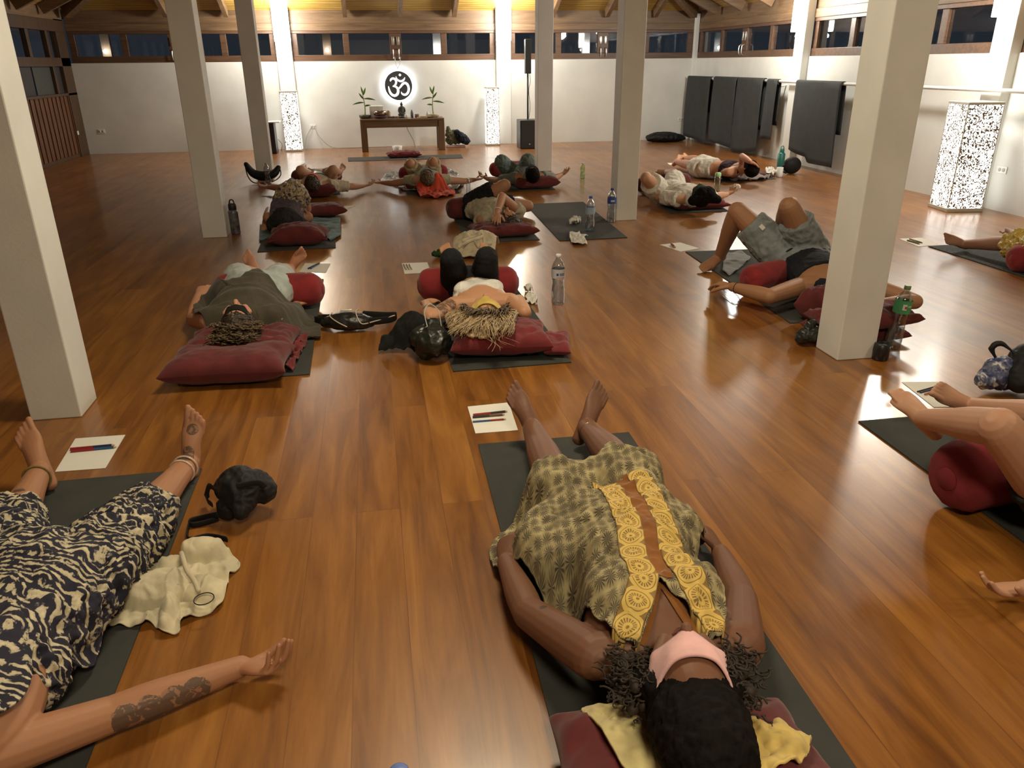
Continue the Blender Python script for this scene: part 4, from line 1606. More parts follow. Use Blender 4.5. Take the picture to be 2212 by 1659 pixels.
flask(at(1548, 413), .036, .21, thin_clear('frosted_shaker', (.62, .68, .52), .25), pm('mint_lid', (.35, .62, .32), .4, .05), 'clear shaker flask with mint green lid beside the person in white', .95)
flask(at(1685, 362), .05, .26, pm('teal_flask', (.03, .20, .18), .4, .25, 60), pm('teal_lid', (.04, .24, .20), .4), 'teal flask with a carry loop beside the white cup, by the right pier', .6, True)
flask(at(510, 505), .042, .27, pm('steel_black_flask', (.10, .10, .11), .3, .8, 25), pm('black_lid', (.01, .01, .01), .5), 'dark patterned flask standing against the second left pillar', .8, True)
small_lathe('white_mug', [(.035, 0), (.04, .01), (.042, .12), (.038, .12), (.034, .02)], at(1683, 382), white_pl, 'white cup standing before the teal flask', 'cup')
p = at(1710, 376)
o = MB().ell(p + Vector((0, .02, .11)), ((.13, 0, 0), (0, .07, 0), (0, 0, .11)), 20, 14).tube([p + Vector((-.13, 0, .12)), p + Vector((-.17, -.02, .06)), p + Vector((-.1, -.03, .02))], .012).voxel('round_bag', fabric('black_nylon', (.010, .010, .011), .6), size=.008, smooth=2)
tag(rebase(o), 'round black bag beside the teal flask, against the right pier', 'bag')
tx = pm('black_cup_shell', (.012, .012, .014), .35, .1)
small_lathe('black_tumbler', [(.034, 0), (.038, .004), (.040, .055), (.036, .085), (.03, .09), (.028, .02)], at(1900, 776), tx, 'short black cup on the floor right of the near right pillar', 'cup')


def bundle(name, pts, rad, m, label, cat, post=None, size=.007, smooth=2, hint=None):
    mb = MB()
    for P_, r_ in zip(pts, rad):
        mb.tube(P_, r_, n=16, hint=hint)
    o = mb.voxel(name, m, size=size, smooth=smooth, post=post or wrinkle(.010, (8, 8, 8), len(label)))
    return tag(rebase(o), label, cat)


blk = fabric('black_nylon', (.010, .010, .011), .6)
leather = pm('black_leather', (.012, .011, .011), .38, .3, 20, 60, .5, .004)
# black drawstring bag left of the pillar foot
p = at(1750, 748)
bundle('small_black_bag', [[p + Vector((-.03, .03, .05)), p + Vector((.02, .02, .06))], [p + Vector((-.01, .02, .1)), p + Vector((.0, .02, .12))]], [.045, .025], pm('shiny_black_nylon', (.02, .022, .02), .35, .2), 'small shiny black bag at the left foot of the near right pillar', 'bag', wrinkle(.008, (14, 14, 14), 4), size=.004)

# black curved sling bag standing by the second left pillar
p = at(572, 396)
sb = thing('shoulder_bag', tuple(p), 'black crescent shoulder bag beside the person in the printed tee', 'bag')
mb = MB()
P_ = [p + Vector((-.20, .02, .24)), p + Vector((-.13, .01, .13)), p + Vector((0, 0, .09)), p + Vector((.13, .01, .12)), p + Vector((.19, .02, .19))]
mb.tube(P_, [(.03, .04), (.05, .085), (.06, .085), (.05, .085), (.03, .04)], hint=(0, 1, 0), n=16)
mb.voxel('bag_body', blk, parent=sb, size=.008)
MB().tube([p + Vector((-.21, 0, .25)), p + Vector((-.20, -.01, .12)), p + Vector((-.15, -.03, .03)), p + Vector((-.05, -.06, .012)), p + Vector((.12, -.04, .03)), p + Vector((.21, 0, .1)), p + Vector((.20, .01, .20))], [(.006, .02)] * 7, hint=(0, 1, 0)).build('strap', blk, parent=sb)

# black belt bag with pale piping, right of the olive towel person
p = at(755, 712)
bb_ = thing('belt_bag', tuple(p), 'black leather belt bag with cream piping and a loose strap', 'bag')
MB().tube([p + Vector((-.13, .02, .045)), p + Vector((-.04, .0, .055)), p + Vector((.07, -.01, .05)), p + Vector((.12, .0, .04))], [(.03, .03), (.07, .05), (.07, .045), (.035, .03)], hint=(0, 0, 1), n=18).voxel('bag_body', leather, parent=bb_, size=.005, post=wrinkle(.005, (10, 10, 10), 6))
MB().tube([p + Vector((-.13, .0, .06)), p + Vector((-.19, .07, .05)), p + Vector((-.16, .13, .04)), p + Vector((-.09, .09, .05))], [(.004, .02)] * 4, hint=(0, 0, 1)).build('strap', blk, parent=bb_)
MB().tube([p + Vector((.07, -.05, .06)), p + Vector((.16, -.01, .045)), p + Vector((.24, .06, .03)), p + Vector((.27, .12, .03)), p + Vector((.2, .1, .04)), p + Vector((.08, .05, .07))], [(.004, .022)] * 6, hint=(0, 0, 1)).build('strap', blk, parent=bb_)
pip = pm('cream_piping', (.50, .44, .34), .6)
MB().tube([p + Vector((-.09, .045, .092)), p + Vector((-.10, -.02, .092)), p + Vector((-.06, -.065, .070)), p + Vector((-.01, -.085, .045))], .0035, n=6).build('piping', pip, parent=bb_)
MB().tube([p + Vector((.06, .03, .108)), p + Vector((.045, -.03, .110)), p + Vector((.07, -.085, .060)), p + Vector((.13, -.04, .05)), p + Vector((.26, .075, .045))], .0035, n=6).build('piping', pip, parent=bb_)
MB().tube([p + Vector((-.04, .03, .108)), p + Vector((.02, .03, .108))], .0035, n=6).build('zip', metal_w, parent=bb_)

# black bag and jacket left of the blonde woman
p = at(938, 785)
bundle('hooded_bag', [[p + Vector((-.03, .06, .06)), p + Vector((.0, .04, .10)), p + Vector((.04, .06, .08))], [p + Vector((.05, .06, .11)), p + Vector((.01, .14, .15))], [p + Vector((-.06, .12, .10)), p + Vector((.01, .16, .12))]], [[.06, .085, .06], .045, .055], pm('shiny_dark_green', (.014, .017, .013), .38, .2), 'black shiny bag left of the red cushion with blonde hair', 'bag', wrinkle(.008, (9, 9, 9), 14), size=.005, smooth=6)
o = MB().tube([p + Vector((-.02, .04, .17)), p + Vector((-.03, .1, .24)), p + Vector((0, .14, .27)), p + Vector((.04, .12, .24)), p + Vector((.05, .08, .17))], .0025, n=6).build('cord_loop', pm('pale_cord', (.45, .45, .43), .7))
tag(rebase(o), 'thin pale cord looping up out of the black shiny bag', 'cord')
p = at(862, 748)
jk = drape([at(818, 765), at(835, 738, .03), at(870, 720, .05), at(900, 695, .12), at(930, 700, .12), at(925, 740, .05), at(905, 765), at(860, 763)], at(880, 745, .03), [MB().ell(at(893, 738, .03), ((.10, 0, 0), (0, .09, 0), (0, 0, .13))).bvh(), MB().ell(at(858, 750, .01), ((.10, 0, 0), (0, .04, 0), (0, 0, .05))).bvh()], wr=.02, ws=10, seed=4, m=90, rings=20, smooth=True).build('jacket', fabric('black_fleece', (.008, .008, .008)), solid=.006)
tag(rebase(jk), 'black jacket bundled on the floor behind the shiny bag', 'jacket')

# tote bag at the blonde woman's feet
cream = fabric('cream_canvas', (.50, .43, .30), bs=120)
tb_ = drape([at(978, 555), at(984, 515, .06), at(1034, 506, .08), at(1079, 518, .06), at(1066, 556), at(1040, 562), at(1000, 560)], at(1030, 535, .04), [MB().ell(at(1030, 538, .02), ((.22, 0, 0), (0, .12, 0), (0, 0, .12))).bvh()], wr=.018, ws=8, seed=9, m=90, rings=22, iters=10).build('tote_bag', cream, solid=.006)
tag(rebase(tb_), 'cream canvas tote bag lying at the feet of the blonde woman', 'bag')
sv_ = tb_
for pts in ([(990, 535, .15), (1012, 522, .17), (1040, 512, .16), (1037, 508, .14), (1000, 520, .13)], [(1025, 522, .16), (1032, 533, .16), (1048, 528, .16), (1062, 526, .14)]):
    MB().tube([at(*q) for q in pts], [(.004, .014)] * len(pts), hint=(0, 0, 1), n=8).build('bag_handle', cream, parent=sv_)
o = MB().ell(at(952, 546, .03), ((.08, .03, 0), (0, .04, 0), (0, 0, .028))).voxel('green_pouch', fabric('dark_green_cloth', (.02, .05, .02)), size=.006, post=wrinkle(.01, (20, 20, 20), 3))
tag(rebase(o), 'dark green pouch beside the cream tote bag', 'pouch')

# tissues
tis = pm('tissue', (.72, .70, .64), .9, .05, 30)


def tissue(pts, c, label, seed, wr=.03, mesh=None, base=.003, name='tissue'):
    o = drape([at(*q) for q in pts], at(*c), [], wr=wr, ws=22, seed=seed, m=60, rings=14, iters=0, base=base).build(name, mesh or tis, solid=.002)
    return tag(rebase(o), label, 'tissue', 'crumpled white tissues')


tissue([(1134, 652), (1142, 640), (1160, 650), (1161, 657), (1145, 659)], (1146, 652), 'crumpled tissue left of the tall water bottle', 2)
tissue([(1131, 630), (1142, 624), (1152, 630), (1142, 634)], (1141, 629), 'small crumpled tissue by the blonde woman\'s bolster', 12)
tissue([(1229, 486), (1240, 478), (1255, 480), (1254, 487), (1240, 489)], (1243, 484), 'crumpled tissue in the middle of the empty mat', 5, .04, base=.008)
tissue([(1230, 506), (1251, 505), (1256, 512), (1270, 511), (1262, 516), (1269, 531), (1236, 530), (1230, 518)], (1246, 518), 'white napkin at the near edge of the empty mat', 7, .015, base=.008)
tissue([(1652, 374), (1664, 370), (1677, 378), (1668, 384), (1655, 382)], (1664, 378), 'white tissues at the corner of the mat by the white cup', 8, .05, base=.01)

# tie-dye cloth bag and black bag by the right edge
tie_m, nt_, b_1 = new_mat('tie_dye')
nt_.links.new(ramp(nt_, noise_t(nt_, objco(nt_), 14, 4, .6, 2.2), [(.42, (.025, .03, .09)), (.52, (.10, .11, .20)), (.62, (.55, .54, .52))]), b_1.inputs['Base Color'])
p = at(2160, 850)
bundle('tie_dye_bag', [[p + Vector((-.07, .01, .07)), p + Vector((.0, .02, .09)), p + Vector((.07, .02, .085))]], [[.05, .08, .07]], tie_m, 'blue and white tie-dyed cloth bundle near the right edge', 'cloth', wrinkle(.014, (9, 9, 9), 6), size=.006)
p = at(2230, 870)
bundle('black_backpack', [[p + Vector((-.03, .06, .1)), p + Vector((.06, .1, .14)), p + Vector((.16, .12, .13))], [p + Vector((-.03, .12, .18)), p + Vector((-.07, .16, .22)), p + Vector((-.10, .18, .2)), p + Vector((-.08, .15, .14))]], [[.07, .11, .1], .014], blk, 'black bag at the right edge behind the tie-dyed bundle', 'bag', wrinkle(.010, (6, 6, 6), 9), size=.006, smooth=6)

# ---- black sling bag and cream cloth bag of the batik person
p = at(510, 1130)
bundle('sling_bag', [[p + Vector((-.03, .10, .08)), p + Vector((.02, .05, .10)), p + Vector((.03, -.03, .06))], [p + Vector((.07, .08, .10)), p + Vector((.09, .06, .08))], [p + Vector((.02, .13, .09)), p + Vector((-.02, .02, .05))]], [[.045, .075, .03], .045, .04], blk, 'black sling bag between the batik leg and the open floor', 'bag', wrinkle(.008, (11, 11, 11), 23), size=.004, smooth=8)
sg_ = bpy.data.objects['sling_bag']
for pts in ([(470, 1062, .10), (452, 1050, .09), (447, 1078, .03), (458, 1090, .04)], [(470, 1112, .04), (440, 1118, .02), (412, 1125, .015), (412, 1134, .012), (440, 1130, .012), (470, 1120, .02)], [(490, 1165, .02), (450, 1158, .015), (410, 1166, .012), (405, 1150, .014), (408, 1135, .012)], [(512, 1050, .16), (555, 1042, .16), (572, 1052, .14)]):
    MB().tube([at(*q) for q in pts], [(.003, .011)] * len(pts), hint=(0, 0, 1), n=8).build('strap', blk, parent=sg_)
cloth_o = [(238, 1362), (275, 1255), (330, 1205, .03), (385, 1190, .04), (420, 1165, .05), (478, 1160, .06), (508, 1178, .06), (515, 1205, .04), (495, 1240, .02), (490, 1290, .01), (466, 1325), (400, 1348), (388, 1372), (350, 1374), (330, 1355), (300, 1360)]
hump = [MB().ell(at(340, 1290, .01), ((.09, 0, 0), (0, .07, 0), (0, 0, .05))).bvh(), MB().ell(at(440, 1200, .02), ((.06, 0, 0), (0, .04, 0), (0, 0, .05))).bvh(), MB().ell(at(450, 1290, .0), ((.07, 0, 0), (0, .05, 0), (0, 0, .035))).bvh(), MB().ell(at(368, 1340, .0), ((.02, 0, 0), (0, .06, 0), (0, 0, .04))).bvh()]
cb_ = drape([at(*q) for q in cloth_o], at(385, 1275, .04), hump, wr=.017, ws=8.5, seed=6, m=260, rings=80, iters=6, smooth=True).build('cloth_bag', fabric('natural_linen', (.52, .46, .32), bs=140), solid=.004)
tag(rebase(cb_), 'crumpled cream linen bag on the floor beside the batik person', 'bag')
MB().tube([at(*q) for q in ((392, 1195, .10), (398, 1215, .10), (405, 1235, .09), (420, 1255, .08), (428, 1275, .07))], .007, n=8).build('tassel_cord', cream, parent=cb_)
for q, r_ in (((350, 1240, .07), .012), ((352, 1210, .075), .01)):
    pass
hc = at(441, 1296, .055)
o = MB().tube([(hc.x + .026 * math.cos(a), hc.y + .026 * math.sin(a), hc.z + .004) for a in [2 * math.pi * k / 24 for k in range(25)]], .0016, n=6, sub=1).build('hair_tie', pm('black_elastic', (.01, .01, .012), .6))
tag(rebase(o), 'thin black hair tie lying on the cream linen bag', 'hair tie')

# cloths around the far group
grn = fabric('teal_towel', (.05, .12, .13))
tt = drape([at(664, 470, .02), at(735, 468, .03), at(736, 512), at(716, 524), at(690, 500, .05), at(650, 500, .05), at(620, 490), at(560, 525), at(562, 490), at(600, 478), at(640, 466)], at(672, 488, .02), [], wr=.012, ws=6, seed=3, base=MATTH + .002, iters=0, m=100, rings=24).build('teal_towel', grn, solid=.004)
tag(rebase(tt), 'teal towel spread on the mat of the purple shawl person', 'towel')
m_bl, nt_, b_1 = new_mat('grey_batik_blanket')
nt_.links.new(ramp(nt_, noise_t(nt_, objco(nt_), 16, 3, .5, 3.0), [(.46, (.07, .08, .09)), (.52, (.40, .40, .37))]), b_1.inputs['Base Color'])
bl = drape([at(822, 394), at(835, 380), at(868, 372), at(965, 368), at(992, 380), at(990, 392), at(1005, 400), at(990, 412), at(925, 418), at(862, 412), at(860, 402)], at(915, 393), [], wr=.03, ws=6, seed=11, base=MATTH + .002, iters=0, m=100, rings=24).build('patterned_blanket', m_bl, solid=.006)
tag(rebase(bl), 'grey and white patterned blanket under the pale green top person', 'blanket')
org = fabric('orange_cotton', (.48, .05, .016))
hp = [MB().ell(at(942, 417, .0), ((.13, 0, 0), (0, .10, 0), (0, 0, .19))).bvh(), MB().ell(at(915, 420, .0), ((.12, 0, 0), (0, .08, 0), (0, 0, .12))).bvh()]
oc = drape([at(896, 418), at(915, 411), at(940, 408), at(962, 409), at(980, 414), at(984, 424), at(950, 430), at(908, 429)], at(940, 416), hp, wr=.03, ws=8, seed=14, m=90, rings=22, iters=12, base=MATTH + .002).build('orange_scarf', org, solid=.006)
tag(rebase(oc), 'bright orange cloth heaped by the pale green top person\'s head', 'cloth')
lav = fabric('mauve_blanket', (.22, .17, .16))
hp = [MB().ell(at(1600, 385, .0), ((.22, 0, 0), (0, .10, 0), (0, 0, .10))).bvh()]
oc = drape([at(1558, 383, .03), at(1575, 372, .06), at(1610, 370, .08), at(1645, 375, .06), at(1668, 383), at(1650, 391), at(1600, 394), at(1565, 391)], at(1610, 382, .04), hp, wr=.03, ws=7, seed=16, m=90, rings=22, iters=8, base=MATTH + .002).build('mauve_blanket', lav, solid=.006)
tag(rebase(oc), 'mauve blanket under the head of the person in the plum top', 'blanket')
oc = drape([at(1498, 371, .02), at(1520, 366, .05), at(1555, 372, .06), at(1558, 386), at(1520, 380), at(1500, 377)], at(1530, 375, .02), [], wr=.05, ws=7, seed=17, m=60, rings=14, iters=0, base=MATTH + .002).build('beige_cloth', fabric('beige_cloth', (.40, .30, .20)), solid=.006)
tag(rebase(oc), 'beige cloth under the white shorts at the far right group', 'cloth')
gb = drape([at(1562, 548, .02), at(1600, 541, .02), at(1622, 560), at(1600, 582), at(1575, 600), at(1560, 590), at(1562, 570)], at(1590, 568), [], wr=.01, ws=5, seed=18, m=60, rings=14, iters=0, base=MATTH + .002).build('grey_blanket', fabric('light_grey_blanket', (.20, .21, .21)), solid=.006)
tag(rebase(gb), 'light grey folded blanket on the mat of the man in grey shorts', 'blanket')
# ------------------------------------------------------------------ people
# joints in metres: hip, neck, head; s/e/w/h = shoulder, elbow, wrist, hand; i/k/a/t = hip joint, knee, ankle, toe; a = left in the photo, b = right
JOINTS = {
    'dress': {'hip': (0.618, 1.801, 0.13), 'neck': (0.568, 1.261, 0.172), 'head': (0.538, 1.104, 0.263), 'sa': (0.404, 1.323, 0.163), 'sb': (0.741, 1.286, 0.174), 'ea': (0.307, 1.577, 0.091), 'wa': (0.288, 1.818, 0.081), 'ha': (0.304, 1.896, 0.105), 'eb': (0.863, 1.527, 0.094), 'wb': (0.913, 1.763, 0.07), 'hb': (0.911, 1.843, 0.09), 'ia': (0.531, 1.809, 0.13), 'ka': (0.505, 2.215, 0.134), 'aa': (0.521, 2.612, 0.107), 'ta': (0.478, 2.771, 0.188), 'ib': (0.705, 1.793, 0.13), 'kb': (0.732, 2.198, 0.155), 'ab': (0.732, 2.592, 0.097), 'tb': (0.808, 2.733, 0.187), 's': 0.97},
    'batik': {'hip': (-0.95, 1.854, 0.13), 'neck': (-0.959, 1.249, 0.13), 'head': (-0.888, 1.043, 0.2), 'sa': (-1.213, 1.369, 0.12), 'sb': (-0.87, 1.316, 0.11), 'ea': (-1.587, 1.918, 0.06), 'wa': (-1.761, 2.149, 0.06), 'ha': (-1.854, 2.28, 0.06), 'eb': (-0.676, 1.445, 0.06), 'wb': (-0.41, 1.561, 0.05), 'hb': (-0.329, 1.532, 0.06), 'ia': (-1.037, 1.855, 0.13), 'ka': (-1.18, 2.234, 0.09), 'aa': (-1.236, 2.628, 0.088), 'ta': (-1.296, 2.771, 0.187), 'ib': (-0.863, 1.852, 0.13), 'kb': (-0.815, 2.252, 0.07), 'ab': (-0.744, 2.644, 0.067), 'tb': (-0.708, 2.756, 0.209), 's': 0.97},
    'legs': {'hip': (2.099, 1.715, 0.13), 'neck': (1.906, 1.27, 0.12), 'head': (1.83, 1.102, 0.12), 'sa': (1.831, 1.135, 0.12), 'sb': (2.086, 1.261, 0.112), 'ea': (1.896, 1.371, 0.06), 'wa': (1.687, 1.483, 0.05), 'ha': (1.581, 1.49, 0.05), 'eb': (2.335, 1.363, 0.081), 'wb': (2.531, 1.501, 0.04), 'hb': (2.589, 1.558, 0.072), 'ia': (2.018, 1.75, 0.13), 'ka': (1.692, 1.71, 0.432), 'aa': (1.792, 2.111, 0.265), 'ta': (1.805, 2.295, 0.258), 'ib': (2.179, 1.681, 0.13), 'kb': (2.309, 2.096, 0.228), 'ab': (2.336, 2.518, 0.085), 'tb': (2.18, 2.497, 0.181), 's': 0.97},
    'olive': {'hip': (-0.745, 4.732, 0.13), 'neck': (-0.767, 4.15, 0.12), 'head': (-0.752, 3.977, 0.18), 'sa': (-0.935, 4.196, 0.122), 'sb': (-0.596, 4.192, 0.119), 'ea': (-1.07, 4.426, 0.071), 'wa': (-1.078, 4.659, 0.14), 'ha': (-1.062, 4.738, 0.174), 'eb': (-0.508, 4.439, 0.05), 'wb': (-0.532, 4.681, 0.045), 'hb': (-0.507, 4.756, 0.08), 'ia': (-0.833, 4.735, 0.13), 'ka': (-0.931, 5.13, 0.148), 'aa': (-0.873, 5.512, 0.054), 'ta': (-0.934, 5.661, 0.145), 'ib': (-0.658, 4.729, 0.13), 'kb': (-0.648, 5.136, 0.132), 'ab': (-0.647, 5.528, 0.062), 'tb': (-0.561, 5.412, 0.178), 's': 0.97},
    'blonde': {'hip': (0.538, 4.724, 0.12), 'neck': (0.552, 4.2, 0.12), 'head': (0.541, 4.016, 0.125), 'sa': (0.381, 4.245, 0.118), 'sb': (0.721, 4.243, 0.122), 'ea': (0.237, 4.015, 0.128), 'wa': (0.235, 4.258, 0.138), 'ha': (0.275, 4.335, 0.132), 'eb': (0.748, 3.973, 0.138), 'wb': (0.761, 4.215, 0.147), 'hb': (0.74, 4.294, 0.117), 'ia': (0.451, 4.722, 0.12), 'ka': (0.397, 4.392, 0.353), 'aa': (0.417, 4.778, 0.262), 'ta': (0.412, 4.962, 0.279), 'ib': (0.626, 4.726, 0.12), 'kb': (0.603, 4.393, 0.354), 'ab': (0.657, 4.774, 0.251), 'tb': (0.678, 4.956, 0.268), 's': 0.97},
    'man': {'hip': (2.789, 4.758, 0.15), 'neck': (2.7, 4.172, 0.12), 'head': (2.717, 3.967, 0.12), 'sa': (2.52, 4.247, 0.111), 'sb': (2.894, 4.192, 0.133), 'ea': (2.24, 4.085, 0.112), 'wa': (2.12, 4.327, 0.11), 'ha': (2.076, 4.414, 0.112), 'eb': (3.116, 3.968, 0.062), 'wb': (2.855, 3.904, 0.087), 'hb': (2.762, 3.875, 0.087), 'ia': (2.693, 4.773, 0.15), 'ka': (2.405, 4.948, 0.453), 'aa': (2.424, 5.199, 0.089), 'ta': (2.257, 5.08, 0.074), 'ib': (2.886, 4.744, 0.15), 'kb': (2.63, 4.683, 0.52), 'ab': (2.766, 5.013, 0.258), 'tb': (2.792, 5.203, 0.183), 's': 1.08},
    'yellow': {'hip': (4.588, 4.467, 0.13), 'neck': (4.521, 3.987, 0.12), 'head': (4.474, 3.809, 0.12), 'sa': (4.358, 4.045, 0.116), 'sb': (4.696, 4.015, 0.126), 'ea': (4.127, 3.917, 0.052), 'wa': (4.176, 4.153, 0.073), 'ha': (4.184, 4.24, 0.081), 'eb': (4.856, 4.235, 0.14), 'wb': (4.694, 4.406, 0.198), 'hb': (4.634, 4.467, 0.217), 'ia': (4.502, 4.479, 0.13), 'ka': (4.547, 4.883, 0.155), 'aa': (4.473, 5.264, 0.066), 'ta': (4.298, 5.262, 0.125), 'ib': (4.675, 4.455, 0.13), 'kb': (4.852, 4.813, 0.206), 'ab': (4.87, 5.206, 0.143), 'tb': (4.905, 5.386, 0.124), 's': 0.97},
    'tee': {'hip': (-0.661, 9.682, 0.13), 'neck': (-0.681, 9.197, 0.124), 'head': (-0.693, 9.029, 0.198), 'sa': (-0.849, 9.245, 0.127), 'sb': (-0.509, 9.236, 0.122), 'ea': (-1.088, 9.369, 0.092), 'wa': (-1.24, 9.558, 0.08), 'ha': (-1.32, 9.59, 0.089), 'eb': (-0.269, 9.357, 0.082), 'wb': (-0.15, 9.567, 0.059), 'hb': (-0.079, 9.618, 0.061), 'ia': (-0.748, 9.685, 0.13), 'ka': (-0.831, 9.319, 0.287), 'aa': (-0.828, 9.715, 0.253), 'ta': (-0.849, 9.897, 0.271), 'ib': (-0.573, 9.678, 0.13), 'kb': (-0.47, 9.314, 0.282), 'ab': (-0.422, 9.702, 0.206), 'tb': (-0.375, 9.878, 0.237), 's': 0.97},
    'green': {'hip': (0.613, 9.797, 0.13), 'neck': (0.595, 9.313, 0.129), 'head': (0.587, 9.142, 0.199), 'sa': (0.427, 9.363, 0.129), 'sb': (0.767, 9.35, 0.129), 'ea': (0.206, 9.515, 0.087), 'wa': (0.072, 9.716, 0.069), 'ha': (0, 9.766, 0.065), 'eb': (1.026, 9.421, 0.095), 'wb': (1.189, 9.601, 0.082), 'hb': (1.275, 9.612, 0.089), 'ia': (0.525, 9.8, 0.13), 'ka': (0.413, 9.451, 0.308), 'aa': (0.436, 9.846, 0.259), 'ta': (0.458, 10.028, 0.256), 'ib': (0.7, 9.794, 0.13), 'kb': (0.685, 9.436, 0.323), 'ab': (0.694, 9.829, 0.264), 'tb': (0.693, 10.013, 0.256), 's': 0.97},
    'grey': {'hip': (1.753, 9.7, 0.13), 'neck': (1.805, 9.217, 0.136), 'head': (1.799, 9.049, 0.21), 'sa': (1.631, 9.25, 0.136), 'sb': (1.97, 9.272, 0.135), 'ea': (1.451, 9.447, 0.084), 'wa': (1.353, 9.669, 0.079), 'ha': (1.292, 9.725, 0.107), 'eb': (2.158, 9.461, 0.087), 'wb': (2.288, 9.666, 0.096), 'hb': (2.356, 9.71, 0.127), 'ia': (1.666, 9.69, 0.13), 'ka': (1.488, 9.373, 0.313), 'aa': (1.57, 9.758, 0.259), 'ta': (1.618, 9.936, 0.252), 'ib': (1.84, 9.709, 0.13), 'kb': (1.803, 9.352, 0.322), 'ab': (1.844, 9.742, 0.259), 'tb': (1.854, 9.926, 0.247), 's': 0.97},
    'armup': {'hip': (0.96, 7.444, 0.13), 'neck': (1.087, 6.896, 0.12), 'head': (1.126, 6.716, 0.12), 'sa': (0.913, 6.957, 0.09), 'sb': (1.242, 6.921, 0.159), 'ea': (1.094, 7.157, 0.066), 'wa': (1.044, 6.92, 0.069), 'ha': (1.038, 6.869, 0.14), 'eb': (1.076, 6.775, 0.316), 'wb': (0.997, 6.573, 0.207), 'hb': (0.98, 6.489, 0.191), 'ia': (0.875, 7.425, 0.13), 'ka': (1.18, 7.261, 0.344), 'aa': (1.162, 7.652, 0.274), 'ta': (1.142, 7.835, 0.27), 'ib': (1.045, 7.464, 0.13), 'kb': (1.448, 7.513, 0.1), 'ab': (1.329, 7.893, 0.103), 'tb': (1.286, 8.072, 0.095), 's': 0.97},
    'white': {'hip': (3.019, 7.883, 0.13), 'neck': (3.124, 7.41, 0.133), 'head': (3.11, 7.237, 0.196), 'sa': (2.946, 7.429, 0.128), 'sb': (3.282, 7.476, 0.138), 'ea': (2.845, 7.681, 0.115), 'wa': (3.03, 7.818, 0.191), 'ha': (3.104, 7.857, 0.217), 'eb': (3.48, 7.658, 0.101), 'wb': (3.658, 7.823, 0.088), 'hb': (3.734, 7.858, 0.114), 'ia': (2.933, 7.864, 0.13), 'ka': (2.675, 7.612, 0.319), 'aa': (2.814, 7.984, 0.287), 'ta': (2.879, 8.156, 0.281), 'ib': (3.104, 7.902, 0.13), 'kb': (3.223, 8.271, 0.255), 'ab': (3.294, 8.661, 0.223), 'tb': (3.256, 8.84, 0.203), 's': 0.97},
    'bra': {'hip': (4.198, 9.665, 0.13), 'neck': (4.461, 9.24, 0.139), 'head': (4.505, 9.063, 0.193), 'sa': (4.29, 9.184, 0.129), 'sb': (4.584, 9.373, 0.149), 'ea': (4.27, 9.461, 0.095), 'wa': (4.254, 9.71, 0.077), 'ha': (4.225, 9.794, 0.09), 'eb': (4.449, 9.19, 0.311), 'wb': (4.449, 8.943, 0.273), 'hb': (4.521, 8.985, 0.239), 'ia': (4.122, 9.618, 0.13), 'ka': (4.109, 10.038, 0.124), 'aa': (4.105, 10.448, 0.114), 'ta': (4.184, 10.612, 0.168), 'ib': (4.275, 9.712, 0.13), 'kb': (4.225, 10.127, 0.177), 'ab': (4.258, 10.534, 0.144), 'tb': (4.313, 10.715, 0.167), 's': 1.0},
    'purple': {'hip': (-0.803, 7.708, 0.13), 'neck': (-0.806, 7.223, 0.12), 'head': (-0.804, 7.039, 0.12), 'sa': (-0.975, 7.263, 0.126), 'sb': (-0.636, 7.27, 0.116), 'ea': (-0.992, 7.533, 0.145), 'wa': (-1.022, 7.308, 0.06), 'ha': (-1.019, 7.225, 0.035), 'eb': (-0.695, 7.534, 0.091), 'wb': (-0.69, 7.306, 0.173), 'hb': (-0.701, 7.226, 0.207), 'ia': (-0.89, 7.708, 0.13), 'ka': (-0.822, 7.344, 0.3), 'aa': (-0.847, 7.732, 0.215), 'ta': (-0.873, 7.914, 0.209), 'ib': (-0.716, 7.707, 0.13), 'kb': (-0.691, 7.336, 0.296), 'ab': (-0.76, 7.719, 0.214), 'tb': (-0.776, 7.903, 0.208), 's': 0.97},
}


TORSO = [(-.16, .105, .085), (0, .165, .105), (.16, .158, .105), (.38, .132, .095), (.6, .148, .105), (.8, .16, .10), (.92, .135, .08), (1.0, .062, .055)]


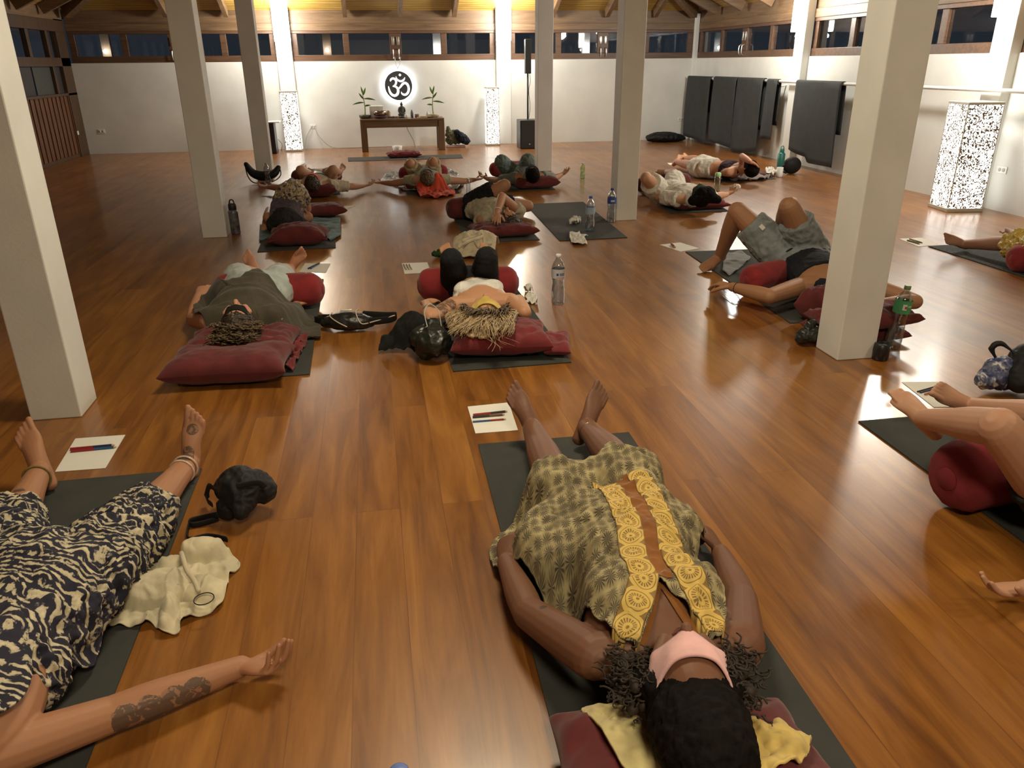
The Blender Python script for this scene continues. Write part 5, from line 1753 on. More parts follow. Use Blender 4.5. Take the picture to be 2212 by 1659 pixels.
class Body:
    def __init__(s, name, fat=1.0, breast=0, belly=0):
        J = JOINTS[name]
        s.s = J['s']
        for k, v in J.items():
            if k != 's':
                setattr(s, k, Vector(v))
        s.fat = fat
        s.A = s.neck - s.hip
        lat = s.sb - s.sa
        s.ax = nrm(s.A)
        s.lat = nrm(lat - s.ax * lat.dot(s.ax))
        s.N = nrm(s.lat.cross(s.ax))
        if s.N.z < 0:
            s.N = -s.N
        s.breast, s.belly = breast, belly
        s.Uh = s.head - s.neck
        s.Uh.z = .055 if name == 'dress' else s.Uh.z * .35
        s.Uh = nrm(s.Uh)
        f = Vector((0, 0, 1)) * .9 + s.N * .3
        s.Fh = nrm(f - s.Uh * f.dot(s.Uh))
        s.mb = MB()
        s.noarms = MB()
        s.fing = {}

    def tsec(s, t):
        T = TORSO
        for i in range(len(T) - 1):
            if t <= T[i + 1][0]:
                q = (t - T[i][0]) / (T[i + 1][0] - T[i][0])
                return (T[i][1] + (T[i + 1][1] - T[i][1]) * q, T[i][2] + (T[i + 1][2] - T[i][2]) * q)
        return T[-1][1:]

    def torso(s, mb, t0=-.16, t1=1.0, inf=0, n=22, cap='round'):
        ts = [t0] + [T[0] for T in TORSO if t0 < T[0] < t1] + [t1]
        pts, rad = [], []
        for t in ts:
            a, b = s.tsec(t)
            fa = 1 + (s.fat - 1) * (1 if t < .9 else .4)
            pts.append(s.hip + s.A * t)
            rad.append((a * fa * s.s + inf, b * fa * s.s + inf))
        mb.tube(pts, rad, n=n, hint=s.N, sub=4, cap=cap)
        if s.belly and t0 < .3:
            mb.ell(s.hip + s.A * .3 + s.N * s.belly * .4, (s.lat * (.13 * s.fat + inf), s.ax * .16, s.N * (.09 + s.belly + inf)))
        if s.breast and t1 > .75:
            for k in (-1, 1):
                mb.ell(s.hip + s.A * .70 + s.lat * .075 * k * s.fat + s.N * .06 * s.fat, (s.lat * (.065 * s.fat + inf), s.ax * (.07 + inf), s.N * (s.breast + inf)))

    def thigh(s, mb, q, f1=1.0, inf=0, f0=0, n=18, cap='round'):
        I, K = getattr(s, 'i' + q), getattr(s, 'k' + q)
        r = [(.088, 0), (.085, .3), (.070, .7), (.060, 1)]
        pts, rad = s._seg(I, K, r, f0, f1, inf * 1.0)
        mb.tube(pts, rad, n=n, sub=4, cap=cap)

    def _seg(s, P, Q, prof, f0, f1, inf):
        def rr(t):
            for i in range(len(prof) - 1):
                if t <= prof[i + 1][1]:
                    q = (t - prof[i][1]) / (prof[i + 1][1] - prof[i][1])
                    return prof[i][0] + (prof[i + 1][0] - prof[i][0]) * q
            return prof[-1][0]
        ts = [f0 + (f1 - f0) * k / 3 for k in range(4)]
        return [P.lerp(Q, t) for t in ts], [rr(t) * s.s * s.fat ** .7 + inf for t in ts]

    def shin(s, mb, q, f0=0, f1=1.0, inf=0, n=18, cap='round'):
        K, A = getattr(s, 'k' + q), getattr(s, 'a' + q)
        pts, rad = s._seg(K, A, [(.058, 0), (.058, .28), (.045, .65), (.036, 1)], f0, f1, inf)
        mb.tube(pts, rad, n=n, sub=4, cap=cap)

    def uarm(s, mb, q, f0=0, f1=1.0, inf=0, n=16, cap='round'):
        pts, rad = s._seg(getattr(s, 's' + q), getattr(s, 'e' + q), [(.052, 0), (.049, .4), (.041, 1)], f0, f1, inf)
        mb.tube(pts, rad, n=n, sub=4, cap=cap)

    def farm(s, mb, q, f0=0, f1=1.0, inf=0, n=16, cap='round'):
        pts, rad = s._seg(getattr(s, 'e' + q), getattr(s, 'w' + q), [(.040, 0), (.042, .25), (.034, .65), (.026, 1)], f0, f1, inf)
        mb.tube(pts, rad, n=n, sub=4, cap=cap)

    def foot(s, mb, q):
        K, A, T = (getattr(s, c + q) for c in 'kat')
        o = getattr(s, 'a' + ('b' if q == 'a' else 'a'))
        sc = s.s
        sd = nrm(A - K)
        fd = nrm(T - A)
        fd = nrm(fd - sd * fd.dot(sd) * .55)
        med = o - A
        med = nrm(med - fd * med.dot(fd) - sd * med.dot(sd) * .8)
        so = nrm(sd - fd * sd.dot(fd))
        P = [A + so * .030 - fd * .045, A + so * .02 + fd * .01, A + so * .018 + fd * .07 + med * .004, A + so * .028 + fd * .125 + med * .004, A + so * .030 + fd * .155]
        P = [A + (p - A) * sc for p in P]
        mb.tube(P, [(.028 * sc, .028 * sc), (.034 * sc, .036 * sc), (.036 * sc, .027 * sc), (.043 * sc, .018 * sc), (.042 * sc, .013 * sc)], hint=so, n=16, sub=3)
        mb.tube([A - sd * .03, A + so * .012 * sc], [.034 * sc, .032 * sc], n=14)
        for i, (off, ln, rd) in enumerate(((.030, .052, .0125), (.011, .048, .0092), (-.006, .042, .0085), (-.020, .035, .008), (-.032, .026, .0078))):
            b = A + (so * .028 + fd * (.150 - .004 * i) + med * off) * sc
            mb.tube([b - fd * .02 * sc, b + (fd * ln * .5 - so * .004) * sc, b + (fd * ln - so * .001) * sc], [rd * sc, rd * sc * .92, rd * sc * .98], n=10, sub=3)

    def hand(s, mb, q, pn=1, curl=.5, thumb=1, pnv=None, spread=.11):
        """pn: +1 palm up, -1 palm down; thumb: +1 towards the photo's right"""
        Wr, D = getattr(s, 'w' + q), nrm(getattr(s, 'h' + q) - getattr(s, 'w' + q))
        E_ = getattr(s, 'e' + q)
        n = Vector(pnv) if pnv else Vector((0, 0, pn))
        n = nrm(n - D * n.dot(D))
        S = nrm(D.cross(n))
        if (S.x if abs(S.x) > .3 else S.y) * thumb < 0:
            S = -S
        k = s.s
        P = [Wr - D * .02, Wr + D * .015 * k, Wr + D * .05 * k, Wr + D * .088 * k]
        mb.tube(P, [(.025 * k, .020 * k), (.029 * k, .018 * k), (.039 * k, .0155 * k), (.039 * k, .012 * k)], hint=n, n=16, sub=3)
        for i, (off, ln) in enumerate(((.0315, .072), (.0108, .080), (-.0108, .074), (-.0305, .058))):
            b = Wr + (D * (.084 - .005 * abs(i - 1)) + S * off) * k
            d = nrm(D + S * off * spread * 25)
            c = curl * (1 + .15 * i)
            pts = [b - d * .012 * k, b]
            for j, (fr, cc) in enumerate(((.42, .55), (.33, .75), (.27, .5))):
                a = c * cc
                d = nrm(d * math.cos(a) + n * math.sin(a))
                nn_ = nrm(n - d * n.dot(d))
                pts.append(pts[-1] + d * ln * fr * k)
            r0 = (.0088, .0090, .0086, .0077)[i] * k
            mb.tube(pts, [r0, r0, r0 * .95, r0 * .88, r0 * .75], n=10, sub=3)
            s.fing[q + str(i)] = pts
        d = nrm(D * .62 + S * .75 + n * .25)
        b = Wr + (D * .022 + S * .020) * k
        p1 = b + d * .038 * k
        d2 = nrm(D * .85 + S * .45 + n * .3 * (1 + curl))
        mb.tube([b, p1, p1 + d2 * .030 * k, p1 + d2 * .030 * k + nrm(d2 + n * .2 * curl) * .024 * k], [.0150 * k, .0125 * k, .0112 * k, .0085 * k], n=10, sub=3)

    def heads(s, mb, jaw=1):
        Hh, U, F = s.head, s.Uh, s.Fh
        X = nrm(U.cross(F))
        k = s.s
        s.X = X
        mb.ell(Hh + U * .022 - F * .012, (X * .074 * k, F * .090 * k, U * .094 * k), 22, 16)
        mb.ell(Hh - U * .030 * k + F * .022 * k, (X * .060 * k, F * .064 * k, U * .078 * k), 20, 14)
        mb.ell(Hh - U * .088 * k + F * .048 * k, (X * .030 * k, F * .026 * k, U * .024 * k), 14, 10)
        mb.tube([Hh + U * .014 + F * .076 * k, Hh - U * .012 + F * .092 * k, Hh - U * .030 + F * .104 * k], [.008, .0105, .0135], n=10)
        for g in (-1, 1):
            mb.ell(Hh - U * .034 + F * .088 * k + X * .013 * g, (X * .008, F * .010, U * .009), 8, 6)
            mb.ell(Hh + U * .008 + F * .072 * k + X * .030 * g, (X * .016, F * .012, U * .009), 10, 8)
            mb.tube([Hh + U * .028 + F * .074 * k + X * .012 * g, Hh + U * .030 + F * .068 * k + X * .042 * g], [.008, .006], n=8)
            mb.ell(Hh - F * .005 + X * .074 * k * g - U * .012, (X * .010, F * .020, U * .031), 10, 8)
            mb.tube([Hh - U * .062 * k + F * .066 * k + X * .040 * k * g, Hh - U * .022 + F * .045 * k + X * .058 * k * g], [.016, .018], n=8)
        mb.tube([Hh - U * .054 + F * .076 * k - X * .024, Hh - U * .052 + F * .086 * k, Hh - U * .054 + F * .076 * k + X * .024], [.004, .0085, .004], n=8)
        mb.tube([Hh - U * .066 + F * .072 * k - X * .021, Hh - U * .067 + F * .084 * k, Hh - U * .066 + F * .072 * k + X * .021], [.004, .0092, .004], n=8)
        mb.tube([s.hip + s.A * .94, Hh - U * .06 - F * .018], [.056 * k, .052 * k], n=16)

    def build_body(s, root, skin_m, size, hands=(), legs='ab', arms='ab', head=True, torso=True, trunk0=-.16):
        if torso:
            s.torso(s.mb, trunk0)
            s.mb.tube([s.sa + s.lat * .01, s.hip + s.A * .93, s.sb - s.lat * .01], [.056 * s.s, .062 * s.s, .056 * s.s], n=14)
        for q in legs:
            s.thigh(s.mb, q)
            s.shin(s.mb, q)
            s.foot(s.mb, q)
        s.noarms.add(s.mb.v, s.mb.f)
        if head:
            s.heads(s.mb)
        for q in arms:
            s.uarm(s.mb, q)
            s.farm(s.mb, q)
            kw = dict(hands).get(q, {})
            s.hand(s.mb, q, **kw)
        o = s.mb.voxel('body', skin_m, parent=root, size=size, smooth=3 if size < .006 else 2, post=clampz(.008))
        s.bv = s.mb.result
        return o

    # shell patch around the head, in head angles (0 = face) and heights along the crown axis
    def patch(s, name, mat, root, phi, lo, hi, off=.004, solid=.003, n=36, m=10, post=None, it=6):
        Hh, U, F, X = s.head, s.Uh, s.Fh, s.X
        rows = []
        for i in range(n + 1):
            p = R(-phi + 2 * phi * i / n)
            d = F * math.cos(p) + X * math.sin(p)
            row = []
            a, b = lo(p), hi(p)
            for j in range(m + 1):
                u = a + (b - a) * j / m
                o = Hh + U * u
                h = s.bv.ray_cast(o + d * .3, -d)
                r = (h[0] - o).length if h[0] is not None else .08
                row.append([u, min(r, .097 if 'mask' in name else .115)])
            rows.append(row)
        arr = np.array(rows)
        r = arr[:, :, 1]
        for _ in range(it):
            av = (np.vstack([r[1:], r[-1:]]) + np.vstack([r[:1], r[:-1]]) + np.hstack([r[:, 1:], r[:, -1:]]) + np.hstack([r[:, :1], r[:, :-1]])) / 4
            r = np.maximum(r, av)
        r = (r + (np.vstack([r[1:], r[-1:]]) + np.vstack([r[:1], r[:-1]])) * .5) / 2
        P = []
        for i in range(n + 1):
            p = R(-phi + 2 * phi * i / n)
            d = F * math.cos(p) + X * math.sin(p)
            P.append([Hh + U * arr[i, j, 0] + d * (r[i, j] + off) for j in range(m + 1)])
        mb = MB().grid(P)
        v = mb.v
        nn_ = (Vector(v[1]) - Vector(v[0])).cross(Vector(v[m + 1]) - Vector(v[0]))
        if nn_.dot(Vector(v[0]) - Hh) < 0:
            mb.f = [tuple(reversed(q)) for q in mb.f]
        return mb.build(name, mat, parent=root, solid=solid)

    def eye_mask(s, mat, root, h=.075, phi=88, name='eye_mask'):
        return s.patch(name, mat, root, phi, lambda p: -.020 + .010 * (abs(p) / 1.5) ** 2 - .004 * math.exp(-(p / .2) ** 2), lambda p: -.020 + h - .004 * (abs(p) / 1.5) ** 2, off=.006, solid=.006, it=26)

    def hair_cap(s, root, mat, size=.005, amp=.006, extra=(), sc=(30, 30, 30), thick=.010, back=0):
        mb = MB()
        Hh, U, F, X = s.head, s.Uh, s.Fh, s.X
        k = s.s
        mb.ell(Hh + U * (.034 + back * .6) - F * (.024 + back), (X * (.074 * k + thick), F * (.084 * k + thick), U * (.090 * k + thick)), 22, 16)
        for (P_, r_) in extra:
            mb.tube(P_, r_, n=14)
        return mb.voxel('hair', mat, parent=root, size=size, smooth=2, post=wrinkle(amp, sc, 5))


def person(name, label):
    J = JOINTS[name]
    return thing('person', (J['hip'][0], J['hip'][1], 0), label, 'person', None)


def cloth(root, name, mat, build, size=.006, amp=.012, sc=(14, 14, 14), seed=1, smooth=3, label=None):
    mb = MB()
    build(mb)
    o = mb.voxel(name, mat, parent=root, size=size, smooth=smooth, post=wrinkle(amp, sc, seed, minz=.009), label=label)
    return o, mb.result


UPD = dict(pn=-1)
sk_fair = (.46, .27, .175)
sk_tan = (.38, .205, .12)
sk_dark = (.165, .080, .046)

# ======== 1. woman in the olive print dress ====================================
b = Body('dress', fat=1.12, breast=.055, belly=.03)
root = person('dress', 'person in olive fan print dress with yellow medallion bands and pink eye mask')
m = skin('dark_brown_skin', sk_dark, ink=[(b.ea.lerp(b.sa, .25) + Vector((.0, 0, .04)), .012)], base=root['_w'])
b.build_body(root, m, .0036, hands=(('a', dict(pn=-1, curl=.9, thumb=1, pnv=(.5, .1, -.6))), ('b', dict(pn=-1, curl=.7, thumb=-1, pnv=(-.6, .1, -.5)))))
un = MB()
un.add(b.noarms.v, b.noarms.f)
for P_ in (b.ka.lerp(b.ia, .3), b.kb.lerp(b.ib, .3)):
    un.ell(P_ + Vector((0, 0, .02)), ((.11, 0, 0), (0, .12, 0), (0, 0, .08)))
un.ell(b.hip + Vector((-.16, .02, -.02)), ((.14, 0, 0), (0, .16, 0), (0, 0, .09)))
un.ell(b.hip + Vector((.13, .02, -.02)), ((.12, 0, 0), (0, .16, 0), (0, 0, .09)))
unb = un.bvh()
OUT = [(1163, 1056, .12), (1200, 1038, .17), (1245, 1034, .17), (1290, 1052, .12), (1310, 1030, .12), (1345, 1016, .17), (1390, 1014, .16), (1425, 1040, .12), (1470, 1070, .10), (1500, 1105, .08), (1512, 1150, .06), (1522, 1190, .06), (1506, 1220, .06), (1500, 1255, .07),
       (1530, 1285, .15), (1555, 1320, .18), (1566, 1360, .20), (1560, 1385, .22), (1535, 1395, .23), (1500, 1340, .25), (1465, 1300, .27), (1424, 1262, .28), (1412, 1310, .27), (1400, 1350, .25), (1384, 1396, .23), (1352, 1392, .23), (1314, 1364, .23), (1275, 1372, .16), (1250, 1362, .10), (1225, 1345, .06), (1180, 1315, .03), (1130, 1278, .02), (1090, 1250, .01), (1066, 1236, .01), (1056, 1200, .01), (1068, 1165, .02), (1095, 1132, .05), (1130, 1100, .08)]
dr = drape([at(*q) for q in OUT], at(1388, 1165, .2), [unb], off=.010, m=420, rings=110, iters=70, wr=.014, ws=13, seed=3, base=.010, aniso=(.7, 1))
dbv = dr.bvh()
dress = dr.build('dress', fan_mat(), parent=root, solid=.004)
gold = medallion_mat()
W1 = .067
lp = [(1296, 1066, .18), (1318, 1085, .2), (1338, 1125, .22), (1352, 1170, .22), (1370, 1215, .27), (1390, 1250, .28), (1380, 1300, .27), (1360, 1345, .25), (1350, 1390, .23)]
rp = [(1372, 1062, .18), (1400, 1085, .2), (1420, 1125, .22), (1436, 1165, .22), (1450, 1200, .26), (1466, 1235, .27), (1495, 1285, .26), (1520, 1330, .25), (1548, 1388, .22)]
for P_, nm in ((lp, 'left'), (rp, 'right')):
    strip_on([at(*q) for q in P_], W1, dbv, off=.008, medal=W1 * .92).build('embroidered_band', gold, parent=dress, solid=.002)
ochre = fabric('ochre_cotton', (.24, .085, .014))
strip_on([at(*q) for q in [(1342, 1064, .18), (1362, 1090, .2), (1382, 1130, .22), (1396, 1170, .22), (1411, 1215, .27), (1424, 1262, .28)]], .060, dbv, off=.006).build('ochre_panel', ochre, parent=dress, solid=.002)
for P_ in ([(1420, 1255, .28), (1410, 1300, .27), (1398, 1345, .25), (1384, 1392, .22)], [(1428, 1255, .28), (1460, 1300, .27), (1492, 1345, .25), (1522, 1392, .22)]):
    strip_on([at(*q) for q in P_], .022, b.bv, off=.006).build('ochre_panel', ochre, parent=dress, solid=.003)
MB().tube([at(*q) for q in ((1338, 1075, .2), (1345, 1068, .225), (1360, 1075, .23), (1368, 1088, .225))], [(.02, .005)] * 4, hint=(0, 0, 1)).build('ribbon_end', ochre, parent=dress)
b.eye_mask(fabric('pink_satin', (.72, .42, .42), bs=200), root, h=.070, phi=84)
X = b.X
lips = MB()
lips.tube([b.head - b.Uh * .054 + b.Fh * .080 - X * .022, b.head - b.Uh * .052 + b.Fh * .0885, b.head - b.Uh * .054 + b.Fh * .080 + X * .022], [.003, .0072, .003], n=8)
lips.tube([b.head - b.Uh * .066 + b.Fh * .076 - X * .019, b.head - b.Uh * .067 + b.Fh * .0865, b.head - b.Uh * .066 + b.Fh * .076 + X * .019], [.003, .0078, .003], n=8)
lips.build('lips', pm('brown_rose_lips', (.17, .055, .045), .4), parent=root)
hair_k = pm('black_hair', (.006, .0045, .004), .75, .5, 60, 140, .5, .004, spec=.1)
hd, U, F = b.head, b.Uh, b.Fh
b.hair_cap(root, hair_k, amp=.004, back=.022, extra=[([hd + U * .09 - F * .045, hd + U * .18 - F * .05], [.098, .085]), ([hd + U * .02 + X * .07, hd - U * .05 + X * .085 - F * .02, hd - U * .10 + X * .09 - F * .05], [.03, .035, .03]), ([hd + U * .02 - X * .07, hd - U * .05 - X * .085 - F * .02, hd - U * .10 - X * .09 - F * .05], [.03, .035, .03])], thick=.020)
curl_m = pm('brown_curls', (.022, .012, .007), .7, .4, 60)
for g in (-1, 1):
    cm = MB()
    for k in range(16):
        c0 = hd - U * random.uniform(-.01, .13) + X * g * random.uniform(.070, .125) - F * random.uniform(-.01, .07)
        cm.ell(c0, ((.014, 0, 0), (0, .014, 0), (0, 0, .013)), 10, 8)
    for k in range(170):
        c0 = hd - U * random.uniform(-.03, .15) + X * g * random.uniform(.060, .150) - F * random.uniform(-.03, .06)
        ph, rr_, tw = random.uniform(0, 6), random.uniform(.004, .008), random.uniform(1.2, 2)
        e = Vector((random.uniform(-1, 1), random.uniform(-1, 1), random.uniform(-.2, .4))) * .006
        cm.tube([c0 + e * t + Vector((math.cos(ph + t * tw) * rr_, math.sin(ph + t * tw) * rr_, .002 * t)) for t in range(7)], [.0022, .0024, .0024, .0022, .002, .0016, .0008], n=5, sub=2)
    cm.build('curls', curl_m, parent=root)
an = b.ab + (b.kb - b.ab) * .10
MB().tube([an + Vector((.041 * math.cos(a), -.006, .041 * math.sin(a))) for a in [2 * math.pi * k / 20 for k in range(21)]], .0018, n=6, sub=1).build('ankle_chain', pm('brass', (.55, .36, .12), .3, .05, metal=1), parent=root)

# yellow towel over the cushion, both sides of the head
tw1 = fabric('pale_yellow_towel', (.60, .50, .24), bs=90)
cu = [MB().ell(Vector((.40, 1.06, .05)), ((.20, 0, 0), (0, .17, 0), (0, 0, .115))).bvh(), MB().ell(Vector((.64, .98, .05)), ((.20, 0, 0), (0, .17, 0), (0, 0, .10))).bvh()]
L1 = [(1255, 1508, .16), (1270, 1486, .17), (1345, 1485, .17), (1385, 1530, .15), (1420, 1600, .15), (1475, 1720, .12), (1400, 1760, .12), (1340, 1700, .12), (1290, 1590, .14)]
L2 = [(1560, 1540, .10), (1590, 1480, .14), (1625, 1466, .15), (1648, 1490, .13), (1660, 1545, .10), (1700, 1570, .09), (1745, 1600, .07), (1740, 1660, .05), (1700, 1760, .03), (1560, 1760, .05)]
o = drape([at(*q) for q in L1], at(1365, 1600, .15), cu, off=.012, wr=.010, ws=9, seed=21, m=160, rings=40, iters=20, base=.02).build('towel', tw1, solid=.006)
tag(rebase(o), 'pale yellow towel with orange edge draped over the dark cushion at the bottom', 'towel')
edge_m = fabric('orange_hem', (.60, .20, .04))
bvt = BVHTree.FromPolygons([Vector(v.co) + o.location for v in o.data.vertices], [tuple(p.vertices) for p in o.data.polygons])
strip_on([at(*q) for q in [(1262, 1512, .16), (1300, 1585, .14), (1345, 1690, .12)]], .007, bvt, off=.002, nx=2).build('orange_hem', edge_m, parent=o, solid=.002)
o = drape([at(*q) for q in L2], at(1640, 1610, .1), cu + [MB().ell(at(1625, 1500, .05), ((.04, 0, 0), (0, .07, 0), (0, 0, .09))).bvh(), MB().ell(at(1690, 1600, .02), ((.06, 0, 0), (0, .03, 0), (0, 0, .06))).bvh()], off=.012, wr=.02, ws=10, seed=25, m=180, rings=44, iters=20, base=.02, smooth=True).build('towel', fabric('golden_towel', (.58, .42, .13), bs=90), solid=.006)
tag(rebase(o), 'rumpled golden yellow towel right of the black hair at the bottom', 'towel')

# ======== 2. person in batik at the left =======================================
JOINTS['batik']['head'] = tuple(Vector(JOINTS['batik']['neck']) + Vector((-.02, -.20, .05)))
b = Body('batik', fat=1.08)
root = person('batik', 'person at the left edge in black and cream batik, tattooed arm outstretched')
fa = b.wb - b.eb
ink = [(b.eb + fa * t + Vector((0, -.03, .0)), .035) for t in (.15, .32, .5, .66)] + [(b.ab + Vector((0, -.02, .05)), .035), (b.ab.lerp(b.tb, .55) + Vector((0, -.01, .03)), .022), (b.ka.lerp(b.aa, .42) + Vector((0, 0, .03)), .028)]
m = skin('tattooed_skin', (.36, .185, .10), ink=ink, base=root['_w'])
b.build_body(root, m, .0036, hands=(('b', dict(pn=1, curl=.95, thumb=1, pnv=(0, .35, 1))),))
b.hair_cap(root, pm('brown_hair', (.035, .021, .013), .5, .5, 40, 120, .6, .004), size=.007)
batik = batik_mat()


def pants(mb):
    b.torso(mb, -.1, .50, .03)
    for q in 'ab':
        K, A = getattr(b, 'k' + q), getattr(b, 'a' + q)
        I = getattr(b, 'i' + q)
        mb.tube([I, I.lerp(K, .5), K, K.lerp(A, .28)], [.125, .12, .10, .082], n=20, cap='flat')
    mb.tube([b.ia.lerp(b.ka, .25), b.hip.lerp((b.ka + b.kb) / 2, .22), b.ib.lerp(b.kb, .25)], .085)


cloth(root, 'trousers', batik, pants, size=.006, amp=.022, sc=(9, 15, 9), seed=4)
un = MB()
un.add(b.noarms.v, b.noarms.f)
tp = [(-260, 1180, .1), (20, 1170, .2), (120, 1190, .2), (210, 1215, .16), (262, 1245, .10), (258, 1300, .05), (240, 1370, .02), (195, 1460, .02), (135, 1522, .02), (114, 1545, .02), (100, 1580, .07), (52, 1588, .13), (0, 1580, .18), (-120, 1600, .20), (-420, 1640, .15), (-420, 1300, .1)]
drape([at(*q) for q in tp], at(40, 1350, .2), [un.bvh()], off=.035, m=300, rings=80, iters=60, wr=.014, ws=7, seed=8, base=.010).build('tunic', batik, parent=root, solid=.005)
ac = pm('olive_braid', (.20, .15, .04), .7, .3, 60)
for q, z_, mt in (('a', .10, ac), ('b', .08, pm('pale_beads', (.60, .45, .36), .4, .2, 80)), ('b', .16, pm('pale_beads', (.60, .45, .36), .4, .2, 80))):
    A, K = getattr(b, 'a' + q), getattr(b, 'k' + q)
    c = A.lerp(K, z_)
    t = nrm(K - A)
    s1 = nrm(t.cross(Vector((0, 0, 1))))
    s2 = s1.cross(t)
    MB().tube([c + s1 * (.043 * math.cos(a)) + s2 * (.043 * math.sin(a)) for a in [2 * math.pi * k / 24 for k in range(25)]], .0038, n=8, sub=1).build('ankle_bracelet', mt, parent=root)
fp = b.fing['b2']
rc = fp[1].lerp(fp[2], .45)
t_ = nrm(fp[2] - fp[1])
s1 = t_.orthogonal().normalized()
s2 = s1.cross(t_)
MB().tube([rc + s1 * (.0105 * math.cos(a)) + s2 * (.0105 * math.sin(a)) for a in [2 * math.pi * k / 14 for k in range(15)]], .0016, n=6, sub=1).build('ring', metal_w, parent=root)

# ======== 3. bare legs at the right edge ======================================
b = Body('legs', fat=1.0)
root = person('legs', 'person at the right edge, bare legs over a dark red bolster')
b.build_body(root, skin('fair_skin_a', sk_fair, base=root['_w']), .0036, hands=(('a', dict(pn=1, curl=.6, thumb=-1, pnv=(0, .25, 1))),), head=True, arms='ab')
cloth(root, 'shorts', fabric('charcoal_cotton', (.03, .03, .035)), lambda mb: (b.torso(mb, -.12, .3, .01), b.thigh(mb, 'a', .35, .014, cap='flat'), b.thigh(mb, 'b', .35, .014, cap='flat')), size=.01)
cloth(root, 'shirt', fabric('grey_cotton', (.2, .2, .2)), lambda mb: (b.torso(mb, .15, .97, .012), b.uarm(mb, 'a', 0, .4, .01, cap='flat'), b.uarm(mb, 'b', 0, .4, .01, cap='flat')), size=.01)

b.hair_cap(root, pm('brown_hair', (.035, .021, .013), .5, .5, 40, 120, .6, .004), size=.007)

# ======== 4. olive towel person ===============================================
b = Body('olive', fat=1.22, belly=.05)
root = person('olive', 'person under an olive towel with curly hair and a black headband')
b.build_body(root, skin('fair_skin_b', (.50, .27, .17), base=root['_w']), .0045, hands=(('a', UPD), ('b', UPD)))
den = fabric('pale_denim', (.40, .45, .44))
cloth(root, 'shorts', den, lambda mb: (b.torso(mb, -.14, .3, .01), b.thigh(mb, 'a', .80, .022, cap='flat'), b.thigh(mb, 'b', .80, .022, cap='flat')), seed=3, amp=.005, sc=(7, 7, 7))
blkc = fabric('black_jersey', (.010, .010, .011))
_, tv = cloth(root, 'tank_top', blkc, lambda mb: b.torso(mb, .4, .80, .010, cap='flat'), seed=5, amp=.006)
for g in (-1, 1):
    c = b.hip + b.A * .96 + b.lat * .095 * g
    strip_on([c - b.A * .22, c - b.A * .1, c, c + b.A * .07], .014, b.bv, off=.004, nx=4).build('strap', blkc, parent=root, solid=.002)
un = MB()
un.add(b.noarms.v, b.noarms.f)
un.ell(b.hip + b.A * .25 + Vector((0, 0, .02)), (b.lat * .24, b.ax * .2, Vector((0, 0, .15))))
for q in 'ab':
    un.tube([getattr(b, 's' + q), getattr(b, 'e' + q), getattr(b, 'w' + q)], .05)
TW = [(476, 640, .16), (490, 626, .22), (520, 614, .25), (560, 606, .24), (598, 612, .25), (636, 632, .18), (655, 662, .12), (676, 690, .03), (694, 712, .01), (693, 733, .01), (668, 722, .02), (640, 706, .08), (612, 680, .20), (588, 664, .24), (570, 660, .25), (548, 668, .24), (520, 672, .24), (490, 672, .24), (458, 684, .19), (440, 700, .12), (428, 718, .06), (425, 705, .03), (440, 670, .08)]
drape([at(*q) for q in TW], at(555, 648, .25), [un.bvh()], off=.014, m=300, rings=70, iters=60, wr=.014, ws=6, seed=2, base=.012, aniso=(.45, 1.2)).build('towel_cover', fabric('olive_towel', (.060, .050, .034), bs=100), parent=root, solid=.006)
b.patch('headband', blkc, root, 100, lambda p: .005, lambda p: .055, off=.006, solid=.008)
cur = pm('dark_blond_hair', (.105, .072, .038), .55, .6, 40, 120, .6, .004)
b.hair_cap(root, pm('brown_hair', (.035, .021, .013), .5, .5, 40, 120, .6, .004), amp=.01, thick=.012)
cm = MB()
hd, U, F, X = b.head, b.Uh, b.Fh, b.X
for k in range(330):
    a = random.uniform(-2.1, 2.1)
    c0 = hd + U * (.02 + .10 * abs(math.cos(a / 1.6)) + random.uniform(-.03, .03)) + X * math.sin(a / 1.25) * random.uniform(.085, .105) - F * random.uniform(-.01, .07)
    if k % 3 == 0:
        c0 = hd + U * random.uniform(.12, .19) + X * random.uniform(-.08, .12) - F * random.uniform(.03, .075)
    ph, rr_, tw = random.uniform(0, 6), random.uniform(.006, .012), random.uniform(1.0, 1.7)
    e = U * random.uniform(.1, 1) + X * random.uniform(-1, 1)
    cm.tube([c0 + e * .007 * t + X * (math.cos(ph + t * tw) * rr_) + U * (math.sin(ph + t * tw) * rr_) + F * .004 * math.sin(t) for t in range(7)], [.003, .0042, .0045, .004, .0036, .003, .0012], n=6, sub=2)
cm.build('curls', cur, parent=root)

# ======== 5. blonde woman =====================================================
b = Body('blonde', fat=.98, breast=.04)
root = person('blonde', 'blonde person in black leggings, white strapless top and yellow eye mask')
ink = [(b.sa.lerp(b.ea, t) + Vector((0, -.01, .03)), .05) for t in (.25, .6)] + [(b.ea.lerp(b.wa, .4) + Vector((0, 0, .02)), .035), (b.ka.lerp(b.aa, .9), .0)]
b.build_body(root, skin('tan_skin_tattoo', (.50, .28, .16), ink=ink[:3], base=root['_w']), .005, hands=(('a', dict(pn=-1, curl=.25, thumb=-1)), ('b', dict(pn=-1, curl=.5, thumb=1))))
leg = fabric('black_leggings', (.012, .012, .014))
cloth(root, 'leggings', leg, lambda mb: (b.torso(mb, -.15, .40, .008, cap='flat'), [(b.thigh(mb, q, 1, .008), b.shin(mb, q, 0, .85, .006)) for q in 'ab']), size=.005, amp=.004, seed=7)
